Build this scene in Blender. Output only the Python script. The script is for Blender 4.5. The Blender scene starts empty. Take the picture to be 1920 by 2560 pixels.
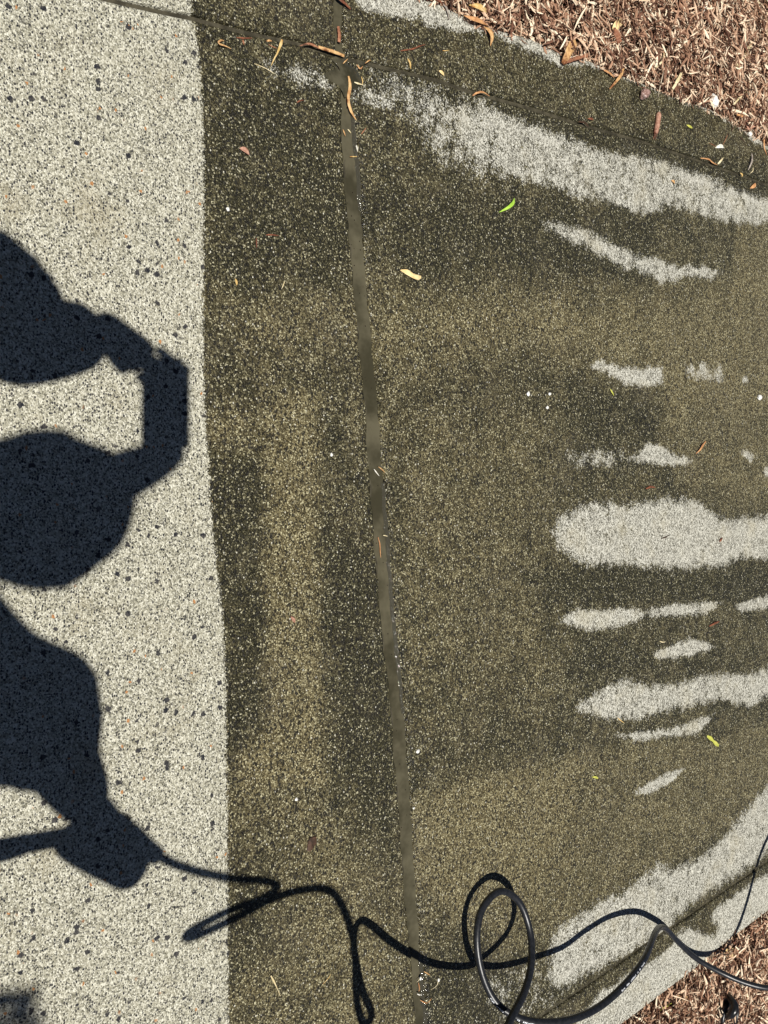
import bpy, bmesh, math, random
import numpy as np
from mathutils import Vector
random.seed(7); rng = np.random.default_rng(7)
SC = bpy.context.scene; COL = SC.collection

# ------------------------------------------------------------------ camera, sky, sun, exposure
H = 1.25; TH = math.radians(53.0); CT, ST = math.cos(TH), math.sin(TH); FL = 1922.0
RX = np.array([0, ST, CT]); UY = np.array([-1., 0, 0]); FW = np.array([0, CT, -ST])
def ray(u, v): return (u - 960) * RX + (1280 - v) * UY + FL * FW
def G(u, v, z=0.0):
    d = ray(u, v); return np.array([0, 0, H]) + d * ((H - z) / -d[2])
SUNR = ray(440, 945); SUNR = SUNR / -SUNR[2]           # light travels along this, per metre of height
def lift(u, v, z): return G(u, v) - SUNR * z            # point at height z whose shadow falls on (u, v)

cam = bpy.data.cameras.new('camera'); camo = bpy.data.objects.new('camera', cam); COL.objects.link(camo)
cam.sensor_fit = 'VERTICAL'; cam.sensor_height = 24; cam.lens = FL / 2560 * 24
cam.clip_start = 0.02; cam.clip_end = 400
from mathutils import Matrix
camo.matrix_world = Matrix(((0, -1, 0, 0), (ST, 0, -CT, 0), (CT, 0, ST, H), (0, 0, 0, 1)))
SC.camera = camo
sv = -SUNR / np.linalg.norm(SUNR); EL = math.asin(sv[2])
w = bpy.data.worlds.new('World'); SC.world = w; w.use_nodes = True
nt = w.node_tree; sky = nt.nodes.new('ShaderNodeTexSky'); sky.sky_type = 'NISHITA'; sky.sun_disc = False
sky.sun_elevation = EL; sky.sun_rotation = math.atan2(sv[0], sv[1])
bg = nt.nodes['Background']; bg.inputs['Strength'].default_value = 0.05; sky.air_density = .35; sky.dust_density = .3; sky.ozone_density = .3; sky.altitude = 200
nt.links.new(sky.outputs[0], bg.inputs['Color'])
sl = bpy.data.lights.new('sun', 'SUN'); sl.energy = 5.0; sl.angle = math.radians(0.53); sl.color = (1, .965, .90)
so = bpy.data.objects.new('sun', sl); COL.objects.link(so)
so.rotation_mode = 'QUATERNION'; so.rotation_quaternion = Vector(sv).to_track_quat('Z', 'Y'); so.location = (2, -3, 6)
SC.view_settings.view_transform = 'Standard'; SC.view_settings.look = 'None'
SC.view_settings.gamma = 1; SC.view_settings.exposure = 0.15; SC.view_settings.use_curve_mapping = False

# ------------------------------------------------------------------ helpers
def tag(o, label=None, cat=None, group=None, kind=None):
    if label: o['label'] = label
    if cat: o['category'] = cat
    if group: o['group'] = group
    if kind: o['kind'] = kind
    return o
def mesh_obj(name, V, Fc, mat, parent=None, smooth=False, attrs=None):
    me = bpy.data.meshes.new(name); me.from_pydata([tuple(map(float, p)) for p in V], [], [tuple(map(int, f)) for f in Fc])
    if smooth: me.polygons.foreach_set('use_smooth', [True] * len(me.polygons))
    if attrs:
        for k, a in attrs.items():
            at = me.attributes.new(k, 'FLOAT', 'POINT'); at.data.foreach_set('value', np.asarray(a, dtype=np.float32))
    me.materials.append(mat); me.update()
    o = bpy.data.objects.new(name, me); COL.objects.link(o)
    if parent: o.parent = parent
    return o
def quads_obj(name, V, Q, mat, attrs=None, smooth=False, parent=None):
    V = np.asarray(V, np.float32); Q = np.asarray(Q, np.int32)
    me = bpy.data.meshes.new(name); me.vertices.add(len(V)); me.vertices.foreach_set('co', V.ravel())
    me.loops.add(Q.size); me.loops.foreach_set('vertex_index', Q.ravel())
    me.polygons.add(len(Q)); me.polygons.foreach_set('loop_start', np.arange(len(Q), dtype=np.int32) * 4)
    me.polygons.foreach_set('use_smooth', np.full(len(Q), smooth))
    me.update(calc_edges=True); me.validate()
    for k, a in (attrs or {}).items():
        at = me.attributes.new(k, 'FLOAT', 'POINT'); at.data.foreach_set('value', np.asarray(a, dtype=np.float32))
    me.materials.append(mat)
    o = bpy.data.objects.new(name, me); COL.objects.link(o)
    if parent: o.parent = parent
    return o
class NT:
    def __init__(s, name):
        s.m = bpy.data.materials.new(name); s.m.use_nodes = True; s.t = s.m.node_tree
        s.b = s.t.nodes['Principled BSDF']
    def n(s, ty, **k):
        nd = s.t.nodes.new(ty)
        for a, v in k.items(): setattr(nd, a, v)
        return nd
    def put(s, sock, v):
        if hasattr(v, 'is_output') : s.t.links.new(v, sock)
        elif isinstance(v, (tuple, list)) and len(v) == 3 and sock.type == 'RGBA': sock.default_value = (*v, 1)
        else: sock.default_value = v
    def math(s, op, a, b=0.0, c=None, clamp=False):
        nd = s.n('ShaderNodeMath', operation=op, use_clamp=clamp); s.put(nd.inputs[0], a); s.put(nd.inputs[1], b)
        if c is not None: s.put(nd.inputs[2], c)
        return nd.outputs[0]
    def ss(s, x, a, b, lo=0.0, hi=1.0):
        nd = s.n('ShaderNodeMapRange', interpolation_type='SMOOTHSTEP'); s.put(nd.inputs[0], x)
        for i, v in enumerate((a, b, lo, hi)): s.put(nd.inputs[i + 1], v)
        return nd.outputs[0]
    def mix(s, f, a, b, mode='MIX'):
        nd = s.n('ShaderNodeMix', data_type='RGBA', blend_type=mode); s.put(nd.inputs[0], f); s.put(nd.inputs[6], a); s.put(nd.inputs[7], b)
        return nd.outputs[2]
    def attr(s, nm): return s.n('ShaderNodeAttribute', attribute_name=nm).outputs['Fac']
    def pos(s, obj=False):
        return s.n('ShaderNodeTexCoord').outputs['Object'] if obj else s.n('ShaderNodeNewGeometry').outputs['Position']
    def noise(s, scale, det=2, rough=.5, vec=None):
        nd = s.n('ShaderNodeTexNoise'); s.put(nd.inputs['Scale'], scale); nd.inputs['Detail'].default_value = det
        nd.inputs['Roughness'].default_value = rough; s.t.links.new(vec if vec else s.P, nd.inputs['Vector']); return nd.outputs['Fac']
    def vor(s, scale, rnd=1.0, vec=None, feature='F1'):
        nd = s.n('ShaderNodeTexVoronoi', feature=feature); nd.inputs['Scale'].default_value = scale; nd.inputs['Randomness'].default_value = rnd
        s.t.links.new(vec if vec else s.P, nd.inputs['Vector']); return nd
    def sep(s, col):
        nd = s.n('ShaderNodeSeparateColor'); s.t.links.new(col, nd.inputs[0]); return nd.outputs
    def ramp(s, f, stops):
        nd = s.n('ShaderNodeValToRGB'); s.put(nd.inputs[0], f); e = nd.color_ramp.elements
        while len(e) < len(stops): e.new(.5)
        for i, (p, c) in enumerate(stops): e[i].position = p; e[i].color = (*c, 1)
        return nd.outputs[0]
    def bump(s, h, dist, strength=1.0):
        nd = s.n('ShaderNodeBump'); nd.inputs['Strength'].default_value = strength; nd.inputs['Distance'].default_value = dist
        s.put(nd.inputs['Height'], h); s.put(s.b.inputs['Normal'], nd.outputs[0])
    def out(s, color=None, rough=None, spec=None, **k):
        if color is not None: s.put(s.b.inputs['Base Color'], color)
        if rough is not None: s.put(s.b.inputs['Roughness'], rough)
        if spec is not None: s.put(s.b.inputs['Specular IOR Level'], spec)
        for a, v in k.items(): s.put(s.b.inputs[a.replace('_', ' ')], v)
        return s.m

# ------------------------------------------------------------------ materials
def concrete_material():
    m = NT('exposed aggregate concrete'); m.P = m.pos()
    sd, cl, tone, ridge = m.attr('dry'), m.attr('clean'), m.attr('tone'), m.attr('ridge')
    v1 = m.vor(430); r1 = m.sep(v1.outputs['Color'])              # sand grains, about 3 mm
    warp = m.n('ShaderNodeVectorMath', operation='MULTIPLY'); m.t.links.new(m.P, warp.inputs[0]); warp.inputs[1].default_value = (1, 1.35, 1)
    v2 = m.vor(210, vec=warp.outputs[0]); r2 = m.sep(v2.outputs['Color'])
    v3 = m.vor(62); r3 = m.sep(v3.outputs['Color'])              # stones
    nf = m.noise(420, 2, .6); nm = m.noise(60, 3, .6); nl = m.noise(9, 4, .6); nll = m.noise(2.3, 3, .5); nstr = m.noise(26, 3, .6)
    # ---- pressure washed concrete
    ccol = m.ramp(r1[0], [(0, (.10, .095, .07)), (.2, (.31, .295, .22)), (.55, (.475, .455, .355)), (1, (.74, .72, .60))])
    ccol = m.mix(m.ss(m.math('ADD', nl, m.math('MULTIPLY', nll, .6)), .82, 1.12, 0, .45), ccol, (.33, .28, .17))
    dk1 = m.math('MULTIPLY', m.ss(m.math('ADD', r1[1], m.math('MULTIPLY', nm, .12)), .235, .215), m.ss(v1.outputs['Distance'], .62, .48))
    dk2 = m.math('MULTIPLY', m.ss(r2[1], .20, .185), m.ss(m.math('ADD', v2.outputs['Distance'], m.math('MULTIPLY', nf, .3)), .62, .55))
    dk3 = m.math('MULTIPLY', m.ss(r3[1], .15, .14), m.ss(m.math('ADD', v3.outputs['Distance'], m.math('MULTIPLY', m.noise(190, 1), .5)), .56, .50))
    dk = m.math('MAXIMUM', m.math('MULTIPLY', dk1, .80), m.math('MAXIMUM', dk2, dk3))
    ccol = m.mix(dk, ccol, m.mix(r2[0], (.018, .02, .026), (.075, .07, .065)))
    ccol = m.mix(m.ss(r2[2], .996, .998), ccol, (.45, .22, .09))
    # ---- soiled wet concrete
    t = m.math('ADD', m.math('MULTIPLY', tone, .78), m.math('ADD', m.math('MULTIPLY', m.math('SUBTRACT', nl, .5), 1.15), m.math('ADD', m.math('MULTIPLY', m.math('SUBTRACT', nstr, .5), 1.5), .25)))
    t = m.math('MAXIMUM', m.math('MINIMUM', t, 1.0), 0.0)
    wd = m.ramp(r1[1], [(0, (.010, .009, .004)), (.45, (.028, .025, .0125)), (.75, (.050, .045, .022)), (.88, (.11, .098, .05)), (.95, (.22, .20, .115)), (1, (.52, .49, .34))])
    wl = m.ramp(r1[1], [(0, (.022, .017, .007)), (.35, (.094, .076, .037)), (.7, (.195, .162, .080)), (.88, (.32, .28, .155)), (1, (.56, .52, .33))])
    wcol = m.mix(t, wd, wl)
    sp = m.math('MULTIPLY', m.ss(m.math('ADD', r2[1], m.math('MULTIPLY', nstr, .25)), 1.03, 1.06), m.ss(m.math('ADD', v2.outputs['Distance'], m.math('MULTIPLY', nf, .3)), .62, .5))
    wcol = m.mix(m.math('MULTIPLY', sp, .8), wcol, m.mix(r2[0], (.17, .145, .085), (.44, .41, .30)))
    wcol = m.mix(m.math('MULTIPLY', m.ss(m.math('SUBTRACT', r2[2], m.math('MULTIPLY', nstr, .2)), .06, .02), .85), wcol, (.012, .011, .009))
    wcol = m.mix(m.ss(m.noise(4.5, 5, .7), .5, .72, 0, .5), wcol, m.mix(.5, wcol, (.055, .050, .040)))
    wcol = m.mix(m.math('MULTIPLY', m.ss(r2[1], .975, .985), m.ss(v2.outputs['Distance'], .4, .3)), wcol, (.62, .60, .5))
    # ---- dried soiled concrete
    dcol = m.ramp(r1[0], [(0, (.055, .052, .04)), (.22, (.22, .21, .17)), (.5, (.46, .445, .375)), (1, (.76, .745, .65))])
    dcol = m.mix(m.ss(nl, .5, .75, 0, .4), dcol, (.50, .45, .31))
    dcol = m.mix(m.math('MULTIPLY', m.ss(r2[1], .07, .05), .6), dcol, (.10, .095, .08))
    cv = m.n('ShaderNodeVectorMath', operation='MULTIPLY'); m.t.links.new(m.P, cv.inputs[0]); cv.inputs[1].default_value = (.55, 1, 1)
    comb = m.noise(130, 3, .7, vec=cv.outputs[0])
    jag = m.math('ADD', m.math('MULTIPLY', m.math('SUBTRACT', comb, .5), 4.5), m.math('ADD', m.math('MULTIPLY', m.math('SUBTRACT', nm, .5), 2.4), m.math('ADD', m.math('MULTIPLY', m.math('SUBTRACT', r1[2], .5), 2.0), m.math('MULTIPLY', m.math('SUBTRACT', nstr, .5), 5.5))))
    dm = m.ss(m.math('ADD', sd, jag), -.45, .6)
    soil = m.mix(dm, wcol, dcol)
    soil = m.mix(m.math('MULTIPLY', ridge, m.math('MULTIPLY', dm, .5)), soil, (.66, .64, .56))
    # ---- washed edge
    cm = m.ss(m.math('ADD', cl, m.math('ADD', m.math('MULTIPLY', m.math('SUBTRACT', r1[2], .5), .007), m.math('MULTIPLY', m.math('SUBTRACT', nm, .5), .012))), -.0015, .0015)
    col = m.mix(cm, soil, ccol)
    rough0 = m.math('ADD', m.math('MULTIPLY', m.math('MAXIMUM', dm, m.math('MULTIPLY', cm, .75)), .48), m.math('ADD', .30, m.math('MULTIPLY', nl, .15)))
    lip = m.attr('lip'); rough = m.math('ADD', m.math('MULTIPLY', rough0, m.math('SUBTRACT', 1.0, lip)), m.math('MULTIPLY', lip, .07))
    h = m.math('ADD', m.math('MULTIPLY', v1.outputs['Distance'], -.8), m.math('ADD', m.math('MULTIPLY', nf, .8), m.math('ADD', m.math('MULTIPLY', r1[0], .5), m.math('MULTIPLY', nm, .9))))
    hb = m.math('ADD', h, m.math('MULTIPLY', lip, m.math('MULTIPLY', m.noise(260, 2), 2.5))); m.bump(hb, .0022, .9)
    return m.out(col, rough, m.math('ADD', .22, m.math('MULTIPLY', lip, .5)))
M_CON = concrete_material()
def simple(name, c1, c2, scale, rough=.7, spec=.4, bump=.0, obj=False, det=4, bscale=None, lo=.35, hi=.65):
    m = NT(name); m.P = m.pos(obj); n = m.noise(scale, det, .6)
    if bump: m.bump(m.noise(bscale or scale * 2, 4, .65), bump, 1)
    return m.out(m.mix(m.ss(n, lo, hi), c1, c2), rough, spec)
def mud_material():
    m = NT('silty water in the joint'); m.P = m.pos(); a = m.noise(9, 4, .65); b = m.noise(60, 3, .6); g = m.vor(300)
    c = m.mix(m.ss(a, .35, .65), (.040, .036, .021), (.098, .088, .056)); c = m.mix(m.ss(b, .62, .74, 0, .35), c, (.05, .04, .025))
    c = m.mix(m.math('MULTIPLY', m.ss(m.sep(g.outputs['Color'])[0], .985, .99), m.ss(g.outputs['Distance'], .45, .35)), c, (.02, .015, .01))
    m.bump(m.math('ADD', m.math('MULTIPLY', b, .5), m.noise(20, 2)), .0022, .5)
    return m.out(c, .12, .5)
M_MUD = mud_material()
M_PUD = simple('shallow muddy water', (.034, .031, .018), (.085, .077, .05), 26, .05, .5, .0012, bscale=28)
M_GRV = simple('dark wet grime', (.030, .026, .016), (.075, .066, .042), 40, .5, .4, .001)
M_SOIL = simple('dark soil', (.018, .011, .008), (.09, .05, .03), 60, .95, .1, .004)
def chip_material(name, stops):
    m = NT(name); m.P = m.pos(True); a = m.attr('tint')
    mp = m.n('ShaderNodeVectorMath', operation='MULTIPLY'); m.t.links.new(m.P, mp.inputs[0]); mp.inputs[1].default_value = (1, 1, 1)
    n = m.noise(170, 3, .6); f = m.math('ADD', a, m.math('MULTIPLY', m.math('SUBTRACT', n, .5), .35), clamp=True)
    m.bump(n, .001, .6)
    return m.out(m.ramp(f, stops), .8, .2)
M_CHIP = chip_material('shredded bark', [(0, (.025, .012, .008)), (.22, (.17, .08, .05)), (.5, (.46, .275, .175)), (.7, (.70, .51, .355)), (1, (.92, .80, .60))])
def organic(name, c1, c2, rough=.6, scale=90, spec=.35, c3=None):
    m = NT(name); m.P = m.pos(True); n = m.noise(scale, 4, .65); c = m.mix(m.ss(n, .35, .65), c1, c2)
    if c3: c = m.mix(m.ss(m.noise(scale * .5, 3), .56, .66), c, c3)
    m.bump(n, .0012, .7); return m.out(c, rough, spec)
MATS = dict(
    tan=organic('tan bark', (.42, .22, .085), (.72, .46, .21), c3=(.22, .085, .03)),
    orange=organic('orange bark', (.38, .17, .07), (.62, .34, .15)),
    red=organic('red brown bark', (.10, .034, .018), (.24, .088, .045)),
    brown=organic('brown stick', (.22, .085, .045), (.42, .20, .11), c3=(.09, .035, .02)),
    pink=organic('weathered pinkish stick', (.30, .14, .09), (.52, .31, .22), c3=(.20, .07, .04)),
    dark=organic('dark wet twig', (.03, .017, .01), (.08, .042, .025)),
    straw=organic('pale straw', (.58, .47, .25), (.78, .68, .44)),
    white=organic('bleached wood', (.62, .58, .48), (.85, .82, .74)),
    pebble=organic('white pebble', (.66, .64, .58), (.88, .87, .82), .5, 60),
    green=organic('fresh green leaf', (.22, .42, .03), (.42, .62, .09), .45, 60),
    lime=organic('yellow green leaf', (.40, .42, .07), (.54, .52, .12), .45, 60),
    yellow=organic('yellow leaf', (.52, .34, .11), (.70, .52, .24), .5, 60, c3=(.45, .22, .05)),
    cream=organic('cream dry leaf', (.70, .50, .22), (.85, .68, .36), .6, 50),
    grey=organic('grey wood', (.20, .17, .14), (.45, .39, .33)),
    nut=organic('nut shell', (.16, .08, .06), (.45, .30, .26), .5, 160, c3=(.62, .50, .46)),
)
M_HOSE = simple('black rubber hose', (.010, .011, .013), (.018, .019, .022), 120, .36, .5, .0002)
M_INK = simple('white ink', (.55, .57, .60), (.75, .77, .8), 500, .5, .4, lo=.4, hi=.5)
M_BLK = simple('black plastic', (.006, .006, .006), (.014, .014, .015), 40, .3, .5)
M_SKIN = simple('skin', (.42, .22, .15), (.50, .28, .20), 20, .5, .4)
M_SHIRT = simple('dark blue cotton', (.03, .05, .10), (.05, .075, .14), 60, .9, .2, .001)
M_JEAN = simple('blue denim', (.05, .08, .15), (.09, .13, .22), 80, .9, .2, .001)
M_CAP = simple('grey cap cloth', (.12, .12, .13), (.18, .18, .19), 80, .9, .2)
M_PHONE = simple('phone shell', (.02, .02, .022), (.03, .03, .032), 30, .25, .5)
M_GREY = simple('grey metal', (.25, .25, .26), (.35, .35, .36), 40, .35, .5)
M_GUN = simple('yellow plastic', (.55, .38, .02), (.62, .44, .03), 30, .4, .5)
M_LEAFC = simple('tree foliage', (.035, .07, .015), (.09, .14, .03), 8, .6, .3)
M_TRUNK = simple('tree bark', (.12, .08, .05), (.25, .18, .12), 30, .9, .2, .004)

# ------------------------------------------------------------------ plan curves (photo pixel -> ground point)
def curve(pts): return np.array([G(u, v)[:2] for u, v in pts])
D = 1920 / 1659.0
def dcurve(pts): return curve([(a * D, b * D) for a, b in pts])
cT = curve([(306, 3), (400, 25), (480, 41), (611, 76), (746, 105), (860, 141), (948, 162), (1100, 198), (1166, 222), (1333, 269), (1444, 305), (1610, 352), (1788, 413), (1920, 460)])
cB = curve([(1349, 2546), (1483, 2455), (1610, 2366), (1677, 2322), (1821, 2222), (1920, 2155)])
cMT = curve([(1083, 0), (1161, 40), (1222, 68), (1333, 97), (1394, 128), (1466, 147), (1532, 177), (1616, 211), (1693, 244), (1776, 272), (1815, 294), (1865, 327), (1920, 360)])
cMB = curve([(1560, 2557), (1668, 2477), (1744, 2418), (1836, 2342), (1920, 2280)])
jL = curve([(837, -60), (837, 0), (838, 84), (842, 125), (850, 170), (855, 220), (857, 297), (861, 400), (870, 508), (886, 700), (903, 900), (915, 1000), (920, 1100), (927, 1200), (935, 1300), (942, 1400), (951, 1500), (960, 1600), (972, 1700), (982, 1800), (989, 1900), (1000, 2000), (1005, 2100), (1011, 2200), (1020, 2300), (1030, 2400), (1036, 2500), (1042, 2560)])
jR = curve([(856, -60), (856, 0), (854, 84), (857, 125), (866, 170), (874, 220), (882, 297), (892, 400), (901, 508), (915, 700), (933, 900), (944, 1000), (951, 1100), (958, 1200), (964, 1300), (973, 1400), (979, 1500), (989, 1600), (1000, 1700), (1012, 1800), (1018, 1900), (1027, 2000), (1032, 2100), (1038, 2200), (1046, 2300), (1051, 2400), (1059, 2500), (1064, 2560)])
def ext(t, k, a, b):
    """piecewise linear function with linear ends; k = independent column"""
    i = np.argsort(t[:, k]); X = t[i, k]; Y = t[i, 1 - k]
    X = np.concatenate([[X[0] - 20], X, [X[-1] + 20]]); Y = np.concatenate([[Y[0] - 20 * a], Y, [Y[-1] + 20 * b]])
    return lambda x: np.interp(x, X, Y)
fT = ext(cT, 1, -.14, -.08); fB = ext(cB, 1, -.05, -.04)
_mt = ext(cMT, 1, -.10, -.04); fMB = ext(cMB, 1, -.05, -.04)
fMT = lambda y: _mt(y)
fJL = ext(jL, 0, .1, .1); fJR = ext(jR, 0, .1, .1)
cW = curve([(478, -120), (478, 0), (480, 35), (497, 130), (505, 250), (510, 380), (511, 500), (509, 700), (508, 900), (512, 1020), (517, 1110), (523, 1200), (530, 1300), (541, 1400), (552, 1500), (560, 1600), (564, 1700), (565, 1850), (567, 2000), (569, 2250), (572, 2560), (575, 2900)])
fW = ext(cW, 0, .05, .05)

DRY = [  # (polygon in photo pixels /D, feather m, cap)
 ([(980,248),(1060,240),(1130,265),(1200,290),(1270,320),(1340,338),(1430,350),(1530,385),(1600,415),(1659,432),(1720,452),(1720,500),(1659,482),(1600,480),(1540,470),(1480,450),(1440,440),(1420,455),(1370,458),(1320,432),(1250,422),(1180,395),(1130,385),(1080,360),(1020,335),(985,290)], .010, .85),
 ([(835,178),(870,192),(930,212),(990,232),(1060,238),(1100,300),(1090,365),(1010,345),(960,325),(930,298),(915,265),(935,242),(890,222),(850,202)], .030, .0),
 ([(590,148),(640,150),(690,163),(705,185),(660,177),(620,162)], .012, .35),
 ([(765,195),(800,200),(860,215),(850,225),(790,215)], .012, .1),
 ([(1175,483),(1220,487),(1280,503),(1330,530),(1370,555),(1420,560),(1450,575),(1520,578),(1560,588),(1535,600),(1480,592),(1435,612),(1400,588),(1350,577),(1310,557),(1270,532),(1210,507)], .0085, 1.1),
 ([(1273,792),(1300,778),(1340,795),(1390,798),(1430,795),(1432,830),(1380,834),(1350,828),(1310,805)], .006, 2),
 ([(1508,785),(1522,783),(1532,806),(1516,808)], .005, 1.5), ([(1480,795),(1560,800),(1560,815),(1490,812)], .012, -.1), ([(1601,815),(1614,815),(1616,825),(1604,826)], .004, 1.5),
 ([(1330,992),(1375,988),(1395,958),(1430,965),(1460,985),(1495,993),(1480,1007),(1440,1001),(1390,1000)], .006, 2), ([(1225,985),(1340,982),(1340,1000),(1240,998)], .012, -.05),
 ([(1600,976),(1615,974),(1637,988),(1620,995)], .005, 1.4), ([(1652,1010),(1665,1010),(1665,1030),(1652,1030)], .005, 1.4), ([(1430,1075),(1445,1070),(1450,1085),(1430,1085)], .005, .7),
 ([(1195,1150),(1215,1115),(1260,1095),(1320,1088),(1370,1095),(1400,1085),(1450,1082),(1500,1082),(1530,1105),(1570,1125),(1620,1120),(1659,1115),(1740,1120),(1740,1200),(1659,1205),(1600,1202),(1560,1222),(1480,1225),(1400,1222),(1350,1215),(1290,1220),(1240,1205),(1205,1180)], .011, 1.4),
 ([(1208,1340),(1250,1318),(1300,1320),(1350,1315),(1400,1322),(1440,1308),(1500,1305),(1560,1300),(1520,1325),(1440,1330),(1400,1332),(1370,1345),(1320,1354),(1280,1364),(1240,1352)], .006, 2),
 ([(1588,1310),(1659,1285),(1720,1280),(1720,1305),(1659,1312),(1600,1322)], .006, 1.2),
 ([(1408,1412),(1450,1395),(1490,1378),(1530,1390),(1547,1398),(1500,1412),(1460,1420),(1430,1422)], .005, 2),
 ([(1248,1525),(1290,1495),(1340,1470),(1400,1485),(1470,1480),(1510,1465),(1560,1458),(1620,1460),(1659,1445),(1720,1430),(1720,1480),(1659,1500),(1620,1527),(1560,1507),(1500,1522),(1450,1532),(1380,1550),(1320,1550),(1270,1542)], .010, 1.2),
 ([(1325,1588),(1400,1578),(1450,1576),(1500,1558),(1545,1543),(1505,1585),(1440,1592),(1390,1600)], .005, 1.5),
 ([(1368,1712),(1420,1680),(1485,1656),(1450,1690),(1400,1717)], .004, 1.6)]
DRYF = [  # full pixel polygons
 ([(1990,1930),(1920,1965),(1875,2015),(1830,2070),(1795,2110),(1750,2150),(1690,2176),(1640,2168),(1610,2195),(1565,2228),(1505,2258),(1440,2298),(1390,2335),(1375,2372),(1390,2400),(1370,2440),(1390,2468),(1421,2460),(1480,2425),(1555,2388),(1610,2355),(1667,2325),(1690,2290),(1745,2240),(1790,2215),(1880,2160),(1920,2128),(1990,2080)], .013, 1.2),
 ([(1240,2470),(1380,2440),(1390,2475),(1270,2510)], .03, -.9),
 ([(1990,2130),(1920,2185),(1870,2212),(1830,2245),(1785,2275),(1777,2296),(1800,2318),(1790,2340),(1750,2333),(1722,2320),(1695,2332),(1682,2360),(1638,2400),(1600,2420),(1555,2445),(1532,2470),(1500,2480),(1477,2515),(1440,2560),(1420,2620),(1600,2700),(2050,2300)], .008, 3),
 ([(870,-80),(885,0),(905,20),(950,35),(1000,47),(1045,44),(1083,68),(1128,75),(1222,78),(1244,89),(1277,111),(1333,131),(1380,150),(1400,163),(1460,159),(1500,175),(1555,192),(1605,208),(1640,224),(1720,256),(1780,280),(1815,300),(1850,318),(1875,350),(1920,372),(2000,420),(2000,200),(1300,-80)], .006, 2)]
TONE = [
 ([(575,850),(692,850),(682,1100),(692,1400),(702,1690),(520,1690),(530,1610),(578,1560),(570,1200)], .02, .95), ([(525,1640),(690,1660),(700,1692),(522,1692)], .008, .7),
 ([(440,890),(540,890),(560,965),(440,965)], .03, .9), ([(470,650),(760,640),(775,725),(560,745)], .05, .8),
 ([(790,650),(1050,590),(1220,640),(1220,760),(1000,800),(800,790)], .06, .7), ([(1180,640),(1750,600),(1750,860),(1450,860),(1200,760)], .07, .75),
 ([(1440,830),(1750,830),(1750,1090),(1500,1080),(1430,960)], .05, .55), ([(820,900),(1180,900),(1180,1500),(880,1500)], .12, .35),
 ([(880,1735),(1000,1690),(1300,1622),(1380,1592),(1500,1605),(1750,1540),(1750,1690),(1100,2060),(900,1900)], .02, .55), ([(880,1735),(1000,1690),(1250,1640),(1200,1850),(1000,2020),(900,1900)], .05, .5),
 ([(500,1700),(690,1700),(860,1900),(880,2300),(500,2300)], .08, .6), ([(1590,480),(1750,480),(1750,650),(1580,640)], .012, .6),
 ([(440,970),(560,970),(570,1600),(490,1640)], .05, -.45), ([(450,130),(740,180),(760,600),(450,640)], .10, -.35), ([(700,1130),(840,1130),(870,1900),(705,1750)], .05, -.4),
 ([(850,420),(1400,480),(1400,610),(900,600)], .08, -.45), ([(1100,1230),(1750,1240),(1750,1290),(1200,1315)], .03, -.5), ([(1240,830),(1420,850),(1425,960),(1250,980)], .06, -.35),
 ([(1060,740),(1240,740),(1240,800),(900,850)], .04, -.3), ([(1260,1350),(1560,1430),(1250,1480)], .06, -.3), ([(930,230),(760,130),(1659,370),(1659,430),(1300,320)], .02, -.4), ([(480,1780),(640,1800),(640,2100),(490,2100)], .05, -.5), ([(900,2080),(1120,2080),(1120,2260),(920,2260)], .05, -.4)]
def sdf(pts, poly):
    """signed distance, positive inside"""
    px, py = pts[:, 0], pts[:, 1]; d = np.full(len(pts), 1e9); ins = np.zeros(len(pts), bool); n = len(poly)
    for i in range(n):
        ax, ay = poly[i]; bx, by = poly[(i + 1) % n]; ex, ey = bx - ax, by - ay
        t = np.clip(((px - ax) * ex + (py - ay) * ey) / (ex * ex + ey * ey + 1e-12), 0, 1)
        d = np.minimum(d, (px - ax - t * ex) ** 2 + (py - ay - t * ey) ** 2)
        c = (ay > py) != (by > py)
        with np.errstate(all='ignore'): xi = ax + (py - ay) * ex / (ey if ey != 0 else 1e-12)
        ins ^= c & (px < xi)
    d = np.sqrt(d); return np.where(ins, d, -d)
def pdist(pts, line):
    d = np.full(len(pts), 1e9)
    for (ax, ay), (bx, by) in zip(line[:-1], line[1:]):
        ex, ey = bx - ax, by - ay; t = np.clip(((pts[:, 0] - ax) * ex + (pts[:, 1] - ay) * ey) / (ex * ex + ey * ey), 0, 1)
        d = np.minimum(d, np.hypot(pts[:, 0] - ax - t * ex, pts[:, 1] - ay - t * ey))
    return d
RIDGE = [curve([(1056, 265), (1150, 290), (1260, 322), (1389, 355), (1500, 392), (1610, 420), (1720, 447), (1800, 470), (1900, 505), (2000, 540)]), curve([(1380, 2450), (1490, 2400), (1600, 2345)])]
def paint(V):
    P2 = V[:, :2]; dry = np.full(len(V), -3.0)
    for lst, cv in ((DRY, dcurve), (DRYF, curve)):
        for poly, fe, cap in lst: dry = np.maximum(dry, np.minimum(np.clip(sdf(P2, cv(poly)) / fe, -3, 3), cap))
    tone = np.zeros(len(V))
    for poly, fe, wt in TONE: tone += wt * np.clip(sdf(P2, dcurve(poly)) / (2 * fe) + .5, 0, 1)
    clean = fW(P2[:, 0]) - P2[:, 1]
    rd = np.min([pdist(P2, l) for l in RIDGE], axis=0); ridge = np.clip(1 - rd / .0035, 0, 1)
    yj = fJR(P2[:, 0]); lip = np.clip(1.4 - np.abs(P2[:, 1] - yj - .005) / .006, 0, 1) * np.interp(P2[:, 0], [-1, -.9, -.55, -.35, -.2, -.05, .35, .5, .8, 1], [.5, 1, .7, 0, 0, 1, 1, .6, .5, .9])
    return dict(lip=lip, dry=dry, tone=np.clip(tone, -1, 1.2), clean=clean, ridge=ridge)

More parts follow.
